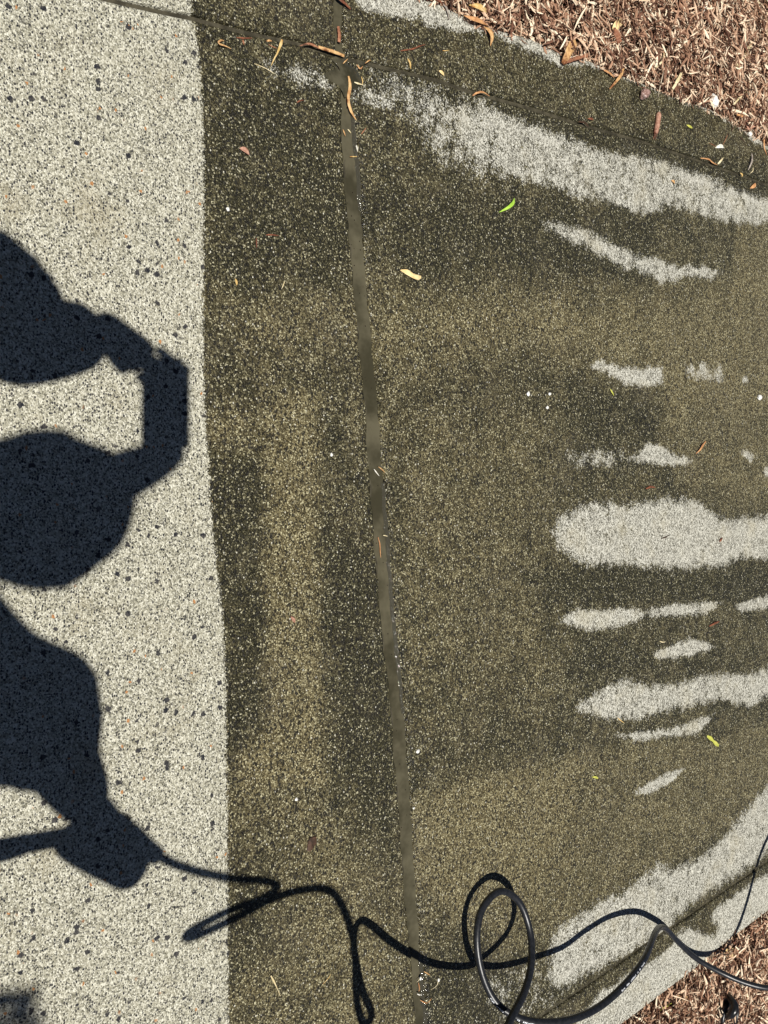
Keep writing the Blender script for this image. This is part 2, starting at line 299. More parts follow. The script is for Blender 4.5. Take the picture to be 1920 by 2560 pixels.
# ------------------------------------------------------------------ the path: slabs with rounded edges between grooves and joint
def nonuni(a, b, fine, coarse, lo, hi):
    out = [a]
    while out[-1] < b: out.append(out[-1] + (fine if lo < out[-1] < hi else coarse))
    out[-1] = b; return np.array(out)
def slab(fa, fb, ga, gb, Y0, Y1, ya, yb, fx=.012, fy=.010, wide=False):
    """fa, fb: side curves x(y) (fa<fb) moved in by ga, gb; Y0, Y1: end curves y(x)"""
    ed = np.array([0, .0012, .003, .006]); dz = np.array([-.010, -.0030, -.0008, 0])
    width = float(abs(fb(1.2) - fa(1.2))); sm = np.linspace(0, 1, max(4, int(width / fx)))[1:-1]
    yy = nonuni(ya, yb, fy, .25, .1, 2.75)
    tm = (yy - ya) / (yb - ya); tm = tm[(tm > .012 / (yb - ya)) & (tm < 1 - .009 / (yb - ya))]
    S = [(0, e, z) for e, z in zip(ed, dz)] + [(s_, 0, 0) for s_ in sm] + [(1, -e, z) for e, z in zip(ed[::-1], dz[::-1])]
    T = [(0, e, z) for e, z in (zip([0, .0022, .0052, .009], [-.0075, -.0045, -.0018, 0]) if wide else zip(ed, dz))] + [(t_, 0, 0) for t_ in tm] + [(1, -e, z) for e, z in zip(ed[::-1], dz[::-1])]
    s0, so_, sz = map(np.array, zip(*S)); t0, to_, tz = map(np.array, zip(*T))
    s0, t0 = np.meshgrid(s0, t0); so_, to_ = np.meshgrid(so_, to_); sz, tz = np.meshgrid(sz, tz)
    y = ya + t0 * (yb - ya); x = np.zeros_like(y)
    for _ in range(6):
        A = fa(y) + ga; B = fb(y) - gb; x = A + s0 * (B - A) + so_
        y0 = Y0(x); y1 = Y1(x); u = (t0) ; y = y0 + u * (y1 - y0) + to_
    z = np.minimum(sz, tz)
    wav = .0008 * np.sin(x * 9 + y * 5) + .0006 * np.sin(y * 23 + x * 3)
    V = np.stack([x, y, z + wav], -1).reshape(-1, 3); ny, nx = x.shape
    i = np.arange(ny - 1)[:, None] * nx + np.arange(nx - 1)[None]; Q = np.stack([i, i + 1, i + 1 + nx, i + nx], -1).reshape(-1, 4)
    return V, Q
_jx = np.arange(-6, 6, .007); _jr = rng.normal(0, .0007, len(_jx)); _jc = rng.choice([0, 0, 0, 0, 0, 1], len(_jx)) * .0012
jag_e = lambda x: .0011 * np.sin(x * 61) + .0008 * np.sin(x * 143 + 1) + np.interp(x, _jx, _jr - _jc)
JL = lambda x: fJL(x) + jag_e(x); JR = lambda x: fJR(x) + jag_e(x + .7) * .8
yA = lambda x: np.full_like(x, -4.0); yB = lambda x: np.full_like(x, 9.0)
parts = [slab(fT, fB, .005, .004, yA, JL, -4, .93), slab(fT, fB, .005, .004, JR, yB, .96, 9, wide=True),
         slab(fMT, fT, 0, .003, yA, JL, -4, .83), slab(fMT, fT, 0, .003, JR, yB, .85, 9, wide=True),
         slab(fB, fMB, .004, 0, yA, JL, -4, 1.05), slab(fB, fMB, .004, 0, JR, yB, 1.08, 9)]
off = 0; VV = []; QQ = []
for V, Q in parts: VV.append(V); QQ.append(Q + off); off += len(V)
VV = np.concatenate(VV); QQ = np.concatenate(QQ)
path = quads_obj('path', VV, QQ, M_CON, paint(VV), smooth=True); tag(path, kind='structure')
# slab sides, down into the soil
ys = np.linspace(-4, 9, 400); V = []; Q = []
for f, sgn in ((fMT, 1), (fMB, -1)):
    b = len(V)
    for k, y in enumerate(ys): xx = float(f(y)) + sgn * .0004; V += [(xx, y, -.009), (xx, y, -.12)]
    Q += [(b + 2 * k, b + 2 * k + 1, b + 2 * k + 3, b + 2 * k + 2) for k in range(len(ys) - 1)]
sd_ = np.array(V); tag(quads_obj('path_edge', sd_, Q, M_CON, dict(dry=np.full(len(V), 1.), tone=np.zeros(len(V)), clean=np.full(len(V), -1.), ridge=np.zeros(len(V)))), kind='structure')
# bed under the slabs seen in the tooled grooves
xs = np.linspace(0, 1, 40); ysb = np.linspace(-4, 9, 400); V = [(float(fMT(y)) * (1 - a) + float(fMB(y)) * a, y, -.0065) for y in ysb for a in (.002, .25, .5, .75, .998)]
Q = [(r * 5 + c, r * 5 + c + 1, r * 5 + c + 6, r * 5 + c + 5) for r in range(len(ysb) - 1) for c in range(4)]
tag(quads_obj('path_bed', V, Q, M_GRV), kind='structure')
# muddy water lying in the expansion joint
xs = np.linspace(-1.2, 1.25, 700); V = []; Q = []
for k, x in enumerate(xs):
    a = float(JL(x)) - .001; b = float(JR(x)) + .001
    for j, (q, z) in enumerate(((0, -.0062), (.15, -.0062), (.4, -.0056), (.7, -.0050), (.9, -.0040), (1, -.0030))):
        V.append((x, a + (b - a) * q, z + .0004 * math.sin(x * 40 + q * 3)))
Q = [(k * 6 + c, k * 6 + c + 1, k * 6 + c + 7, k * 6 + c + 6) for k in range(len(xs) - 1) for c in range(5)]
tag(quads_obj('joint_water', V, Q, M_MUD, smooth=True), kind='structure')
wm = NT('clear water film'); wm.P = wm.pos(); wm.bump(wm.noise(420, 2), .002, 1); M_FILM = wm.out((.05, .046, .032), .05, .5)
def film(name, xa, xb, fy, prob=1.0, w0=-.003, w1=.0045, z0=-.0036, z1=.0006):
    xs = np.arange(xa, xb, .0019); V = []; Q = []
    for k, x in enumerate(xs):
        a = float(fy(x)); env = .5 + .5 * math.sin(x * 37) * math.sin(x * 11 + 1)
        for q in range(5):
            t = q / 4; V.append((x + random.uniform(-.0003, .0003), a + w0 + (w1 * (.55 + .6 * env) - w0) * t, z0 + (z1 - z0) * t + random.uniform(-.0006, .0006) * (0 < q)))
    Q = [(k * 5 + c, k * 5 + c + 1, k * 5 + c + 6, k * 5 + c + 5) for k in range(len(xs) - 1) for c in range(4)]
    tag(quads_obj(name, V, Q, M_FILM, smooth=True), kind='structure')
film('water_film', -.06, .42, JR); film('water_film', -.86, -.60, JR); film('water_film', .93, 1.09, JR)
# small puddle where joint and groove cross
def blob(name, pts, z, mat, edge=.0012):
    c = np.mean(pts, 0); n = len(pts); V = []; Fc = []
    for q, zz in ((1, z - edge * 1.6), (.93, z), (.5, z), ):
        V += [(c[0] + (p[0] - c[0]) * q, c[1] + (p[1] - c[1]) * q, zz) for p in pts]
    V.append((c[0], c[1], z))
    for k in range(n):
        j = (k + 1) % n; Fc += [(k, j, n + j, n + k), (n + k, n + j, 2 * n + j, 2 * n + k), (2 * n + k, 2 * n + j, 3 * n)]
    return mesh_obj(name, V, Fc, mat, smooth=True)
pp = curve([(838, 140), (858, 146), (866, 158), (884, 168), (897, 180), (905, 200), (906, 216), (892, 218), (880, 226), (874, 240), (862, 244), (856, 228), (846, 214), (828, 204), (812, 192), (812, 182), (826, 176), (840, 170), (836, 158), (828, 148)])
tag(blob('puddle', pp, .0012, M_PUD), kind='structure')

# ------------------------------------------------------------------ soil and shredded bark beds
def soil_z(x, y):
    top = fMT(y) - x; bot = x - fMB(y); d = np.maximum(top, bot)
    z = np.where(top > bot, -.018 + np.clip(d / .12, 0, 1) * .028, -.034 + np.clip(d / .10, 0, 1) * .034)
    return np.where(d < 0, -.13, z) + .009 * np.sin(x * 41 + y * 27) * np.sin(y * 47 - x * 21)
def soil(name, f, sgn):
    dd = np.concatenate([[0], np.linspace(.02, 1.5, 75), [3, 8, 40]]); yy = np.concatenate([[-40, -10], np.linspace(-4, 4, 330), [9, 20, 60]])
    V = []; 
    for y in yy:
        fx = float(f(np.clip(y, -4, 9)))
        for d in dd: x = fx + sgn * (d + .001); V.append((x, y, float(soil_z(np.array(x), np.array(np.clip(y, -4, 9))))))
    n = len(dd); Q = [(r * n + c, r * n + c + 1, r * n + c + n + 1, r * n + c + n) for r in range(len(yy) - 1) for c in range(n - 1)]
    tag(quads_obj(name, V, Q, M_SOIL, smooth=True), kind='structure')
soil('soil', fMT, -1); soil('soil', fMB, 1)
gz = mesh_obj('ground', [(-200, -200, -.16), (200, -200, -.16), (200, 200, -.16), (-200, 200, -.16)], [(0, 1, 2, 3)], M_SOIL); tag(gz, kind='structure')

def chips(n, cx, cy, zoff, Lm, tint_sh=0.0, layer=None, Lmax=.07):
    """n shards: bent, tapered, faceted slivers"""
    L = np.clip(rng.lognormal(math.log(Lm), .55, n), .005, Lmax); W = np.clip(L * rng.uniform(.06, .24, n), .0013, .0065); Tk = W * rng.uniform(.25, .8, n)
    yaw = rng.uniform(0, 2 * np.pi, n); pit = rng.normal(0, .28, n); bend = rng.normal(0, .07, n) * L; roll = rng.uniform(0, np.pi, n)
    dx = np.stack([np.cos(yaw) * np.cos(pit), np.sin(yaw) * np.cos(pit), np.sin(pit)], -1)
    sx = np.stack([-np.sin(yaw), np.cos(yaw), np.zeros(n)], -1); ux = np.cross(dx, sx)
    a = sx * np.cos(roll)[:, None] + ux * np.sin(roll)[:, None]; b = np.cross(dx, a)
    c = np.stack([cx, cy, zoff], -1); V = np.zeros((n, 16, 3))
    for k, (q, wq) in enumerate(((-.5, .35), (-.2, 1), (.2, .9), (.5, .2))):
        wj = wq * rng.uniform(.6, 1.25, n); cc = c + dx * (L * q)[:, None] + a * (bend * (1 - 4 * q * q))[:, None]
        for j, (p, r_) in enumerate(((1, 0), (0, 1), (-1, 0), (0, -1))):
            V[:, k * 4 + j] = cc + a * (W * wj * p * .5)[:, None] + b * (Tk * wj * r_ * .5)[:, None]
    base = np.arange(n)[:, None] * 16; q = []
    for k in range(3):
        for j in range(4): q.append([k * 4 + j, k * 4 + (j + 1) % 4, k * 4 + 4 + (j + 1) % 4, k * 4 + 4 + j])
    q += [[3, 2, 1, 0], [12, 13, 14, 15]]
    Q = (base[:, :, None] + np.array(q)[None]).reshape(-1, 4)
    tint = np.clip(rng.beta(1.25, 1.55, n) + tint_sh, 0, 1); big = rng.uniform(0, 1, n)
    tint = np.where(big > .93, rng.uniform(.8, 1, n), tint); tint = np.where(big < .07, rng.uniform(0, .1, n), tint)
    return V.reshape(-1, 3), Q, np.repeat(tint, 16)
def mulch(name, f, sgn, vis_n, y0, y1, depth, spill, Lm, label_=None):
    sets = []
    def area(n, ya, yb, da, db, lm, zj, Lmax=.07):
        y = rng.uniform(ya, yb, n); d = rng.uniform(da, db, n)
        x = f(y) - sgn * 0 + sgn * d; z = soil_z(x, y) + rng.uniform(0, zj, n)
        on = d < 0; z = np.where(on, .0015 + rng.uniform(0, .006, n), z)
        return chips(n, x, y, z, lm, Lmax=Lmax)
    sets.append(area(vis_n, y0, y1, .001, depth, Lm, .034)); sets.append(area(int(vis_n * .5), y0, y1, .0, depth, Lm * .45, .020))
    sets.append(area(int(vis_n * .035), y0, y1, .0, depth, Lm * 2.1, .024, .09))
    sets.append(area(9000, -1.5, 4, .001, 1.3, Lm * 1.5, .018))
    if spill: sets.append(area(spill, y0, y1, -.014, .012, Lm * .55, .01, .025))
    V = np.concatenate([s[0] for s in sets]); T = np.concatenate([s[2] for s in sets]); o = 0; Q = []
    for s in sets: Q.append(s[1] + o); o += len(s[0])
    ob = quads_obj(name, V, np.concatenate(Q), M_CHIP, dict(tint=T)); return ob
tag(mulch('bark_mulch', fMT, -1, 30000, .85, 2.75, .62, 620, .025), 'shredded tan and red brown bark bed beside the curved path edge, upper right', 'mulch', kind='stuff')
tag(mulch('bark_mulch', fMB, 1, 17000, 1.6, 2.75, .36, 60, .025), 'shredded bark bed in the lower right corner, crossed by the black hose', 'mulch', kind='stuff')

# ------------------------------------------------------------------ litter lying on the path
def smooth_line(P, n):
    P = np.asarray(P, float)
    if len(P) == 2: t = np.linspace(0, 1, n)[:, None]; return P[0] * (1 - t) + P[1] * t
    Pe = np.vstack([2 * P[0] - P[1], P, 2 * P[-1] - P[-2]]); seg = len(P) - 1; out = []
    for t in np.linspace(0, seg - 1e-9, n):
        i = int(t); u = t - i; a, b, c, d = Pe[i:i + 4]
        out.append(.5 * ((2 * b) + (c - a) * u + (2 * a - 5 * b + 4 * c - d) * u * u + (3 * b - a - 3 * c + d) * u ** 3))
    return np.array(out)
def frames(C):
    Tn = np.gradient(C, axis=0); Tn /= np.linalg.norm(Tn, axis=1)[:, None] + 1e-12
    up = np.array([0, 0, 1.]); N = up - Tn[0] * (up @ Tn[0])
    if np.linalg.norm(N) < 1e-3: N = np.cross(Tn[0], [1, 0, 0])
    N /= np.linalg.norm(N); Ns = [N]
    for k in range(1, len(C)):
        N = Ns[-1] - Tn[k] * (Ns[-1] @ Tn[k]); N /= np.linalg.norm(N); Ns.append(N)
    Ns = np.array(Ns); return Tn, Ns, np.cross(Tn, Ns)
def tube(C, rad, k=10, flat=1.0, jag=0.0, caps=True):
    C = np.asarray(C); n = len(C); rad = np.broadcast_to(rad, n) if np.ndim(rad) < 2 else rad; T, N, B = frames(C); V = []
    for i in range(n):
        for j in range(k):
            a = 2 * math.pi * j / k; r_ = rad[i] * (1 + jag * random.uniform(-1, 1))
            V.append(C[i] + (N[i] * math.sin(a) * flat + B[i] * math.cos(a)) * r_)
    Fc = [(i * k + j, i * k + (j + 1) % k, (i + 1) * k + (j + 1) % k, (i + 1) * k + j) for i in range(n - 1) for j in range(k)]
    if caps: Fc += [tuple(range(k))[::-1], tuple((n - 1) * k + j for j in range(k))]
    return V, Fc
def lie(px, z0=.003, arch=0.0, n=14, zs=None):
    P = smooth_line([(*G(u, v)[:2], 0) for u, v in px], n); t = np.linspace(0, 1, n)
    P[:, 2] = z0 + arch * np.sin(np.pi * t)
    if zs is not None: P[:, 2] = z0 + np.interp(t, np.linspace(0, 1, len(zs)), zs)
    return P
def pxw(px):   # metres per photo pixel there
    u, v = px[len(px) // 2]; return float(np.linalg.norm(G(u, v + 1) - G(u, v)))
def place(o, V):
    """origin at the thing's centre so it can be moved"""
    c = np.mean(np.array(V), 0); c[2] = min(p[2] for p in V); c = Vector(c)
    o.data.transform(Matrix.Translation(-c)); o.location = c; return o
def twig(name, label, cat, px, wpx, mat, arch=.004, taper=(.55, 1, .85, .3), flat=.6, group=None, z0=None, jag=.12):
    C = lie(px, 0, arch, 16); r_ = wpx * pxw(px) / 2; rad = np.interp(np.linspace(0, 1, 16), np.linspace(0, 1, len(taper)), taper) * r_
    C[:, 2] += (z0 if z0 is not None else .0006) + r_ * flat
    V, Fc = tube(C, rad, 7, flat, jag); o = mesh_obj(name, V, Fc, MATS[mat], smooth=False)
    return tag(place(o, V), label, cat, group)
def leaf(name, label, cat, px, wpx, mat, arch=.006, group=None, cup=.35, z0=.001, shape=(.12, .75, 1, .8, .08)):
    n = 14; C = lie(px, z0, arch, n); t = np.linspace(0, 1, n); hw = np.interp(t, np.linspace(0, 1, len(shape)), shape) * wpx * pxw(px) / 2
    T, N, B = frames(C); V = []; th_ = .0004
    for s_ in (1, -1):
        for i in range(n):
            for q in (-1, -.5, 0, .5, 1): V.append(C[i] + B[i] * hw[i] * q + N[i] * (abs(q) ** 1.5 * hw[i] * cup + s_ * th_ + .0005))
    Fc = []
    for l in (0, 1):
        for i in range(n - 1):
            for j in range(4):
                a = l * n * 5 + i * 5 + j; f = (a, a + 1, a + 6, a + 5); Fc.append(f if l == 0 else f[::-1])
    m = n * 5
    for i in range(n - 1):
        a = i * 5; Fc += [(a, a + 5, m + a + 5, m + a), (a + 9, a + 4, m + a + 4, m + a + 9)]
    Fc += [(0, m, m + 1, 1), (1, m + 1, m + 2, 2), (2, m + 2, m + 3, 3), (3, m + 3, m + 4, 4)]
    o = mesh_obj(name, V, Fc, MATS[mat], smooth=True); return tag(place(o, V), label, cat, group)
def lump(name, label, cat, px, rpx, mat, squash=.7, ell=1.0, rot=0, rough=.18, z0=0, group=None, sub=3):
    bm = bmesh.new(); bmesh.ops.create_icosphere(bm, subdivisions=sub, radius=1); c = G(*px); r_ = rpx * pxw([px])
    ph = [random.uniform(0, 6) for _ in range(6)]
    for v in bm.verts:
        k = 1 + rough * (math.sin(3 * v.co.x + ph[0]) * math.sin(3 * v.co.y + ph[1]) + .6 * math.sin(6 * v.co.z + ph[2]) * math.sin(5 * v.co.x + ph[3])) + random.uniform(-.05, .05) * rough * 4
        v.co *= k; x, y = v.co.x * ell, v.co.y; v.co.x = x * math.cos(rot) - y * math.sin(rot); v.co.y = x * math.sin(rot) + y * math.cos(rot); v.co.z *= squash; v.co *= r_
    me = bpy.data.meshes.new(name); bm.to_mesh(me); bm.free(); me.materials.append(MATS[mat])
    o = bpy.data.objects.new(name, me); COL.objects.link(o); o.location = (c[0], c[1], z0 + r_ * squash * .85)
    return tag(o, label, cat, group)
# around the puddle and upper joint
twig('bark_shred', 'long wavy tan bark shred lying down the joint, just below the puddle', 'bark', [(870, 192), (873, 215), (869, 240), (868, 255), (873, 275), (880, 288), (889, 301)], 9, 'tan', .002, (.6, 1, .9, 1, .8, .25), .5)
twig('bark_shred', 'straight tan bark strip lying along the upper groove, touching the puddle', 'bark', [(794, 119), (815, 127), (835, 133), (858, 141)], 8, 'tan', .002, (.8, 1, 1, .9), .6)
twig('twig', 'frayed red brown twig end against the upper groove, left of the tan strip', 'twig', [(748, 116), (766, 113), (780, 116), (796, 122)], 6, 'brown', .004, (.3, .9, 1, .7), .6)
twig('stick', 'short flat brown stick lying upright in the narrow joint above the puddle', 'stick', [(844, 68), (846, 88), (846, 107)], 9, 'brown', .001, (.8, 1, .9), .5)
twig('stick', 'dark red brown stick at the top edge, across the head of the joint', 'stick', [(838, -8), (852, 8), (874, 24)], 9, 'red', .004, (1, .9, .5), .6)
twig('leaf_blade', 'slender yellow dry blade left of the upper groove, pointing down', 'leaf', [(704, 101), (700, 112), (691, 135), (683, 150), (677, 165)], 8, 'yellow', .002, (.7, 1, .5, .4, .15), .4)
twig('straw', 'hair thin pale straw lying diagonally below the yellow blade', 'straw', [(635, 160), (662, 172), (684, 185)], 2.2, 'straw', .001, (.7, 1, .5), .8)
twig('bark_curl', 'small curled tan bark bit beside the washed edge', 'bark', [(559, 103), (550, 104), (542, 110), (545, 115), (560, 118), (577, 123)], 5, 'tan', .006, (.5, 1, .9, 1, .8, .3), .5)
twig('twig', 'thin red twig lying level left of the yellow blade', 'twig', [(590, 95), (612, 97), (630, 96)], 4, 'red', .001)
twig('bark_flake', 'tiny reddish flake just under the level red twig', 'bark', [(606, 101), (607, 107), (609, 113)], 6, 'brown', .001)
twig('bark_flake', 'tiny tan flake left of the top of the yellow blade', 'bark', [(665, 104), (672, 103), (679, 104)], 5, 'tan', .001)
twig('twig', 'thin reddish twig crossing under the yellow blade', 'twig', [(671, 112), (680, 118), (692, 122)], 3, 'brown', .001)
leaf('seed_husk', 'pinkish boat shaped husk on dark wet slab, left of the joint', 'husk', [(598, 372), (608, 378), (622, 388)], 13, 'pink', .003, cup=.6)
twig('bark_flake', 'tiny red splinter on the dark slab left of the long bark shred', 'bark', [(741, 257), (749, 253), (758, 251)], 4, 'red', .001)
twig('straw', 'pale straw bit forming the foot of an L at right of the puddle', 'straw', [(883, 208), (893, 212), (905, 215)], 4.5, 'straw', .001, z0=.003)
twig('straw', 'pale yellow straw standing over the L foot at right of the puddle', 'straw', [(901, 194), (903, 205), (903, 213)], 3.5, 'yellow', .001, z0=.003)
twig('twig', 'small orange forked scrap at the upper right rim of the puddle', 'twig', [(889, 164), (896, 175), (904, 168)], 4, 'orange', .002, z0=.003)
twig('straw', 'short tan straw above the puddle, slanting up to the groove', 'straw', [(855, 161), (861, 155), (867, 149)], 3, 'tan', .001, z0=.003)
twig('straw', 'short tan straw crossing the groove right of the puddle', 'straw', [(912, 159), (919, 154), (926, 151)], 3, 'tan', .002)
twig('bark_flake', 'tan splinter in the joint water, left one of two below the long shred', 'bark', [(859, 323), (862, 331), (865, 339)], 3.5, 'tan', .0005, z0=-.003)
twig('straw', 'cream splinter in the joint water, right one of two below the long shred', 'straw', [(871, 322), (875, 327), (879, 332)], 3.5, 'straw', .0005, z0=-.003)
twig('straw', 'white upright splinter at right edge of the joint above the level yellow straw', 'straw', [(890, 364), (891, 372), (893, 380)], 4, 'white', .001)
twig('straw', 'level yellow straw lying across the upper joint water', 'straw', [(876, 391), (887, 391), (898, 391)], 2.5, 'yellow', .0005, z0=-.002)
twig('twig', 'short brown twig right of the joint, slanting, near the white splinter', 'twig', [(902, 336), (908, 328), (915, 320)], 3, 'brown', .001)
# top border, right of the joint
twig('twig', 'dark reddish bent twig on the top border, left of the paired scraps', 'twig', [(1000, 128), (1030, 124), (1044, 118), (1062, 112)], 4, 'red', .002)
twig('bark_flake', 'yellow tan sliver hanging below the dark bent twig on the top border', 'bark', [(1018, 148), (1022, 160), (1025, 173)], 6, 'yellow', .002)
leaf('petal', 'small cream petal on the wet border just above the groove', 'petal', [(1096, 178), (1102, 183), (1109, 190)], 9, 'cream', .001)
twig('straw', 'thin yellow brown straw on the border above the cream petal', 'straw', [(1106, 127), (1113, 128), (1122, 126)], 2.5, 'yellow', .001)
twig('bark_curl', 'arched orange bark curl resting on the dry stripe, just below the groove', 'bark', [(1180, 240), (1188, 235), (1203, 233), (1222, 241)], 5, 'orange', .004)
leaf('dry_leaf', 'narrow tan willow like leaf hanging off the bark bed onto the border', 'leaf', [(1206, 70), (1213, 83), (1220, 98), (1222, 117)], 14, 'tan', .008, cup=.3, z0=.004)
leaf('dry_leaf', 'long curled orange tan leaf at the bark edge, above the hanging leaf', 'leaf', [(1155, 43), (1170, 55), (1190, 62), (1213, 67)], 13, 'orange', .008, z0=.006)
leaf('dry_leaf', 'folded bright orange leaf inside the bark, above the dry top strip', 'leaf', [(1166, 18), (1178, 28), (1194, 36), (1212, 33)], 17, 'yellow', .012, z0=.008)
twig('bark_shred', 'purple brown curved shred on the dry white strip under the bark', 'bark', [(1265, 78), (1273, 88), (1278, 103)], 7, 'brown', .003)
twig('twig', 'grey forked twig poking from the bark onto the dry top strip', 'twig', [(1104, 10), (1112, 27), (1121, 51)], 6, 'grey', .005)
twig('twig', 'dark reddish bark stick along the bark edge at the very top', 'twig', [(1058, 0), (1080, 4), (1103, 16)], 9, 'red', .006, z0=.004)
o_ = leaf('bark_chunk', 'broad orange upright bark slab standing at the border edge', 'bark', [(1402, 162), (1404, 145), (1412, 128), (1434, 108)], 26, 'tan', .012, cup=.15, z0=.006, shape=(.5, .8, .9, 1, .7))
twig('bark_shred', 'brown bark strip forming the foot beside the broad orange slab', 'bark', [(1402, 159), (1425, 153), (1446, 148), (1462, 142)], 11, 'brown', .006, (1, .8, .7, .9), .6, z0=.003)
lump('nut', 'round dark nut with pinkish shell on the wet top border', 'nut', (1603, 240), 13, 'nut', .9)
def cigar():
    root = bpy.data.objects.new('stick', None); COL.objects.link(root); c = G(1636, 312); root.location = c
    tag(root, 'pinkish brown cylindrical stick with frayed end on the wet border', 'stick')
    C = lie([(1641, 284), (1638, 310), (1633, 336)], .0075, 0, 12); V, Fc = tube(C - c, np.array([.55, .9, 1, 1, 1, .98, 1, 1, 1, .95, .9, .8]) * .0075, 12, 1, .05)
    mesh_obj('bark', V, Fc, MATS['pink'], root, True)
    for e in ((1630, 350), (1636, 352), (1640, 346)):
        C = lie([(1633, 334), e], .004, .001, 6); V, Fc = tube(C - c, np.array([1, .8, .7, .6, .4, .2]) * .0022, 6); mesh_obj('fibre', V, Fc, MATS['brown'], root, True)
cigar()
leaf('petal', 'small pale green leaf tip on the border right of the pinkish stick', 'leaf', [(1715, 313), (1721, 318), (1730, 321)], 7, 'lime', .002)
leaf('seed_husk', 'whitish flat husk on the border with two hair stalks beside it', 'husk', [(1787, 370), (1797, 367), (1808, 370)], 10, 'white', .003)
twig('twig', 'hair thin stalk left of the whitish husk', 'twig', [(1772, 358), (1781, 363), (1790, 368)], 2, 'red', .001)
twig('twig', 'hair thin stalk rising from the whitish husk toward the bark', 'twig', [(1806, 362), (1812, 348), (1819, 334)], 2, 'brown', .002)
twig('leaf_blade', 'cream blade half of a wishbone shape standing in the groove', 'leaf', [(1792, 411), (1798, 403), (1806, 395)], 6, 'straw', .003)
twig('twig', 'thin orange brown half of the wishbone lying along the groove', 'twig', [(1750, 396), (1768, 399), (1778, 407), (1792, 413)], 4, 'orange', .002)
twig('husk', 'thin grey husk casting a shadow on the border far right', 'husk', [(1877, 385), (1873, 405), (1868, 426)], 6, 'grey', .006)
twig('twig', 'tiny curved straw beside the foot of the grey husk', 'straw', [(1882, 420), (1880, 428), (1874, 434)], 2.5, 'straw', .001)
twig('twig', 'orange curved stem at the far right edge of the top border', 'twig', [(1911, 333), (1906, 352), (1906, 370), (1915, 388)], 5, 'orange', .004)
twig('twig', 'dark thin twig pointing down from the bark near the white pebble', 'twig', [(1834, 300), (1831, 315), (1827, 330)], 4, 'dark', .003)
twig('twig', 'dark hair like stem right of the dark thin twig', 'twig', [(1845, 340), (1853, 349), (1862, 358)], 2.5, 'dark', .002)
leaf('bark_flake', 'small orange flake on the dry stripe left of the far right groove end', 'bark', [(1677, 452), (1681, 455), (1685, 460)], 7, 'tan', .002)
leaf('bark_flake', 'small orange flake between groove and dry stripe at far right', 'bark', [(1874, 471), (1881, 466), (1888, 459)], 10, 'orange', .003)
leaf('bark_flake', 'tiny yellow flake sitting in the groove at far right', 'bark', [(1849, 433), (1852, 438), (1853, 443)], 6, 'yellow', .002)
leaf('bark_flake', 'cluster scrap of red bark by the groove middle', 'bark', [(1468, 297), (1476, 299), (1482, 300)], 6, 'red', .002)
twig('twig', 'dark curved twig in the groove beside the red scrap', 'twig', [(1445, 305), (1458, 308), (1470, 318)], 5, 'dark', .002)
lump('pebble', 'white upright pebble wedged between bark and border', 'pebble', (1776, 255), 12, 'pebble', .9, 1.35, .3)
lump('pebble', 'small round white pebble at the border edge, right of the dark twigs', 'pebble', (1871, 337), 6, 'pebble', .8)
# pieces at the bark edge
twig('stick', 'yellow tan split stick leaning from bark onto the border, beside the dark stem', 'stick', [(1521, 224), (1532, 208), (1545, 190), (1556, 168)], 9, 'tan', .008, (.4, .8, 1, .9), .6)
twig('stick', 'thin orange stick on the border, left of the leaning split stick', 'stick', [(1505, 175), (1518, 185), (1533, 195)], 6, 'orange', .004)
twig('twig', 'black thin stem in the bark above the leaning split stick', 'twig', [(1552, 118), (1554, 138), (1560, 150), (1560, 165)], 5, 'dark', .012, z0=.012)
twig('stick', 'straight pale yellow stick, the longest piece lying on the right of the bark bed', 'stick', [(1816, 183), (1832, 158), (1845, 140), (1858, 118)], 11, 'straw', .004, (.6, .9, 1, .9), .5, z0=.022)
twig('stick', 'short pale stick at the bark edge, upright left of the white pebble', 'stick', [(1668, 229), (1677, 210), (1690, 190)], 10, 'straw', .004, (.7, 1, .8), .5, z0=.014)
twig('stick', 'wide pale bark strip at the top of the bark bed, centre', 'stick', [(1676, 36), (1690, 14), (1700, -6)], 13, 'white', .004, (.6, 1, .9), .4, z0=.026)
twig('stick', 'pale upright stick right of the wide pale strip', 'stick', [(1734, 44), (1740, 25), (1746, 2)], 9, 'white', .004, (.6, 1, .9), .5, z0=.026)
twig('stick', 'thick dark brown log piece with pale top at the left of the bark bed', 'stick', [(1514, 86), (1520, 98), (1530, 116)], 19, 'brown', .004, (.8, 1, .9), .8, z0=.014)
leaf('wood_chip', 'fan shaped pale wood splinter above the dark log piece', 'wood chip', [(1512, 88), (1518, 76), (1536, 65)], 18, 'cream', .004, z0=.024, shape=(.6, 1, 1, .9, .5))
leaf('dry_leaf', 'yellow pointed leaf at the top edge of the bark bed', 'leaf', [(1568, -2), (1584, 6), (1600, 15)], 11, 'yellow', .006, z0=.03)
twig('stick', 'long thin pale stem crossing the top right corner of the bark', 'stick', [(1835, -5), (1860, 12), (1884, 28)], 6, 'straw', .006, z0=.026)
twig('stick', 'pale stick in the bark right of the black stem, forked toward the border', 'stick', [(1623, 178), (1638, 160), (1642, 140), (1640, 118)], 9, 'straw', .004, (.4, .8, 1, .5), .5, z0=.018)
twig('stick', 'long pale brown stick slanting to the bark edge right of the white pebble', 'stick', [(1820, 268), (1836, 248), (1856, 232), (1872, 208)], 7, 'straw', .006, z0=.014)
leaf('wood_chip', 'flat pink bark chip beside the small round pebble', 'wood chip', [(1862, 323), (1872, 318), (1886, 311)], 11, 'pink', .002, z0=.006, shape=(.8, 1, 1, 1, .8))
twig('bark_shred', 'orange curved bark shred at the bark edge above the dark thin twig', 'bark', [(1834, 290), (1846, 295), (1862, 287)], 7, 'orange', .005, z0=.008)
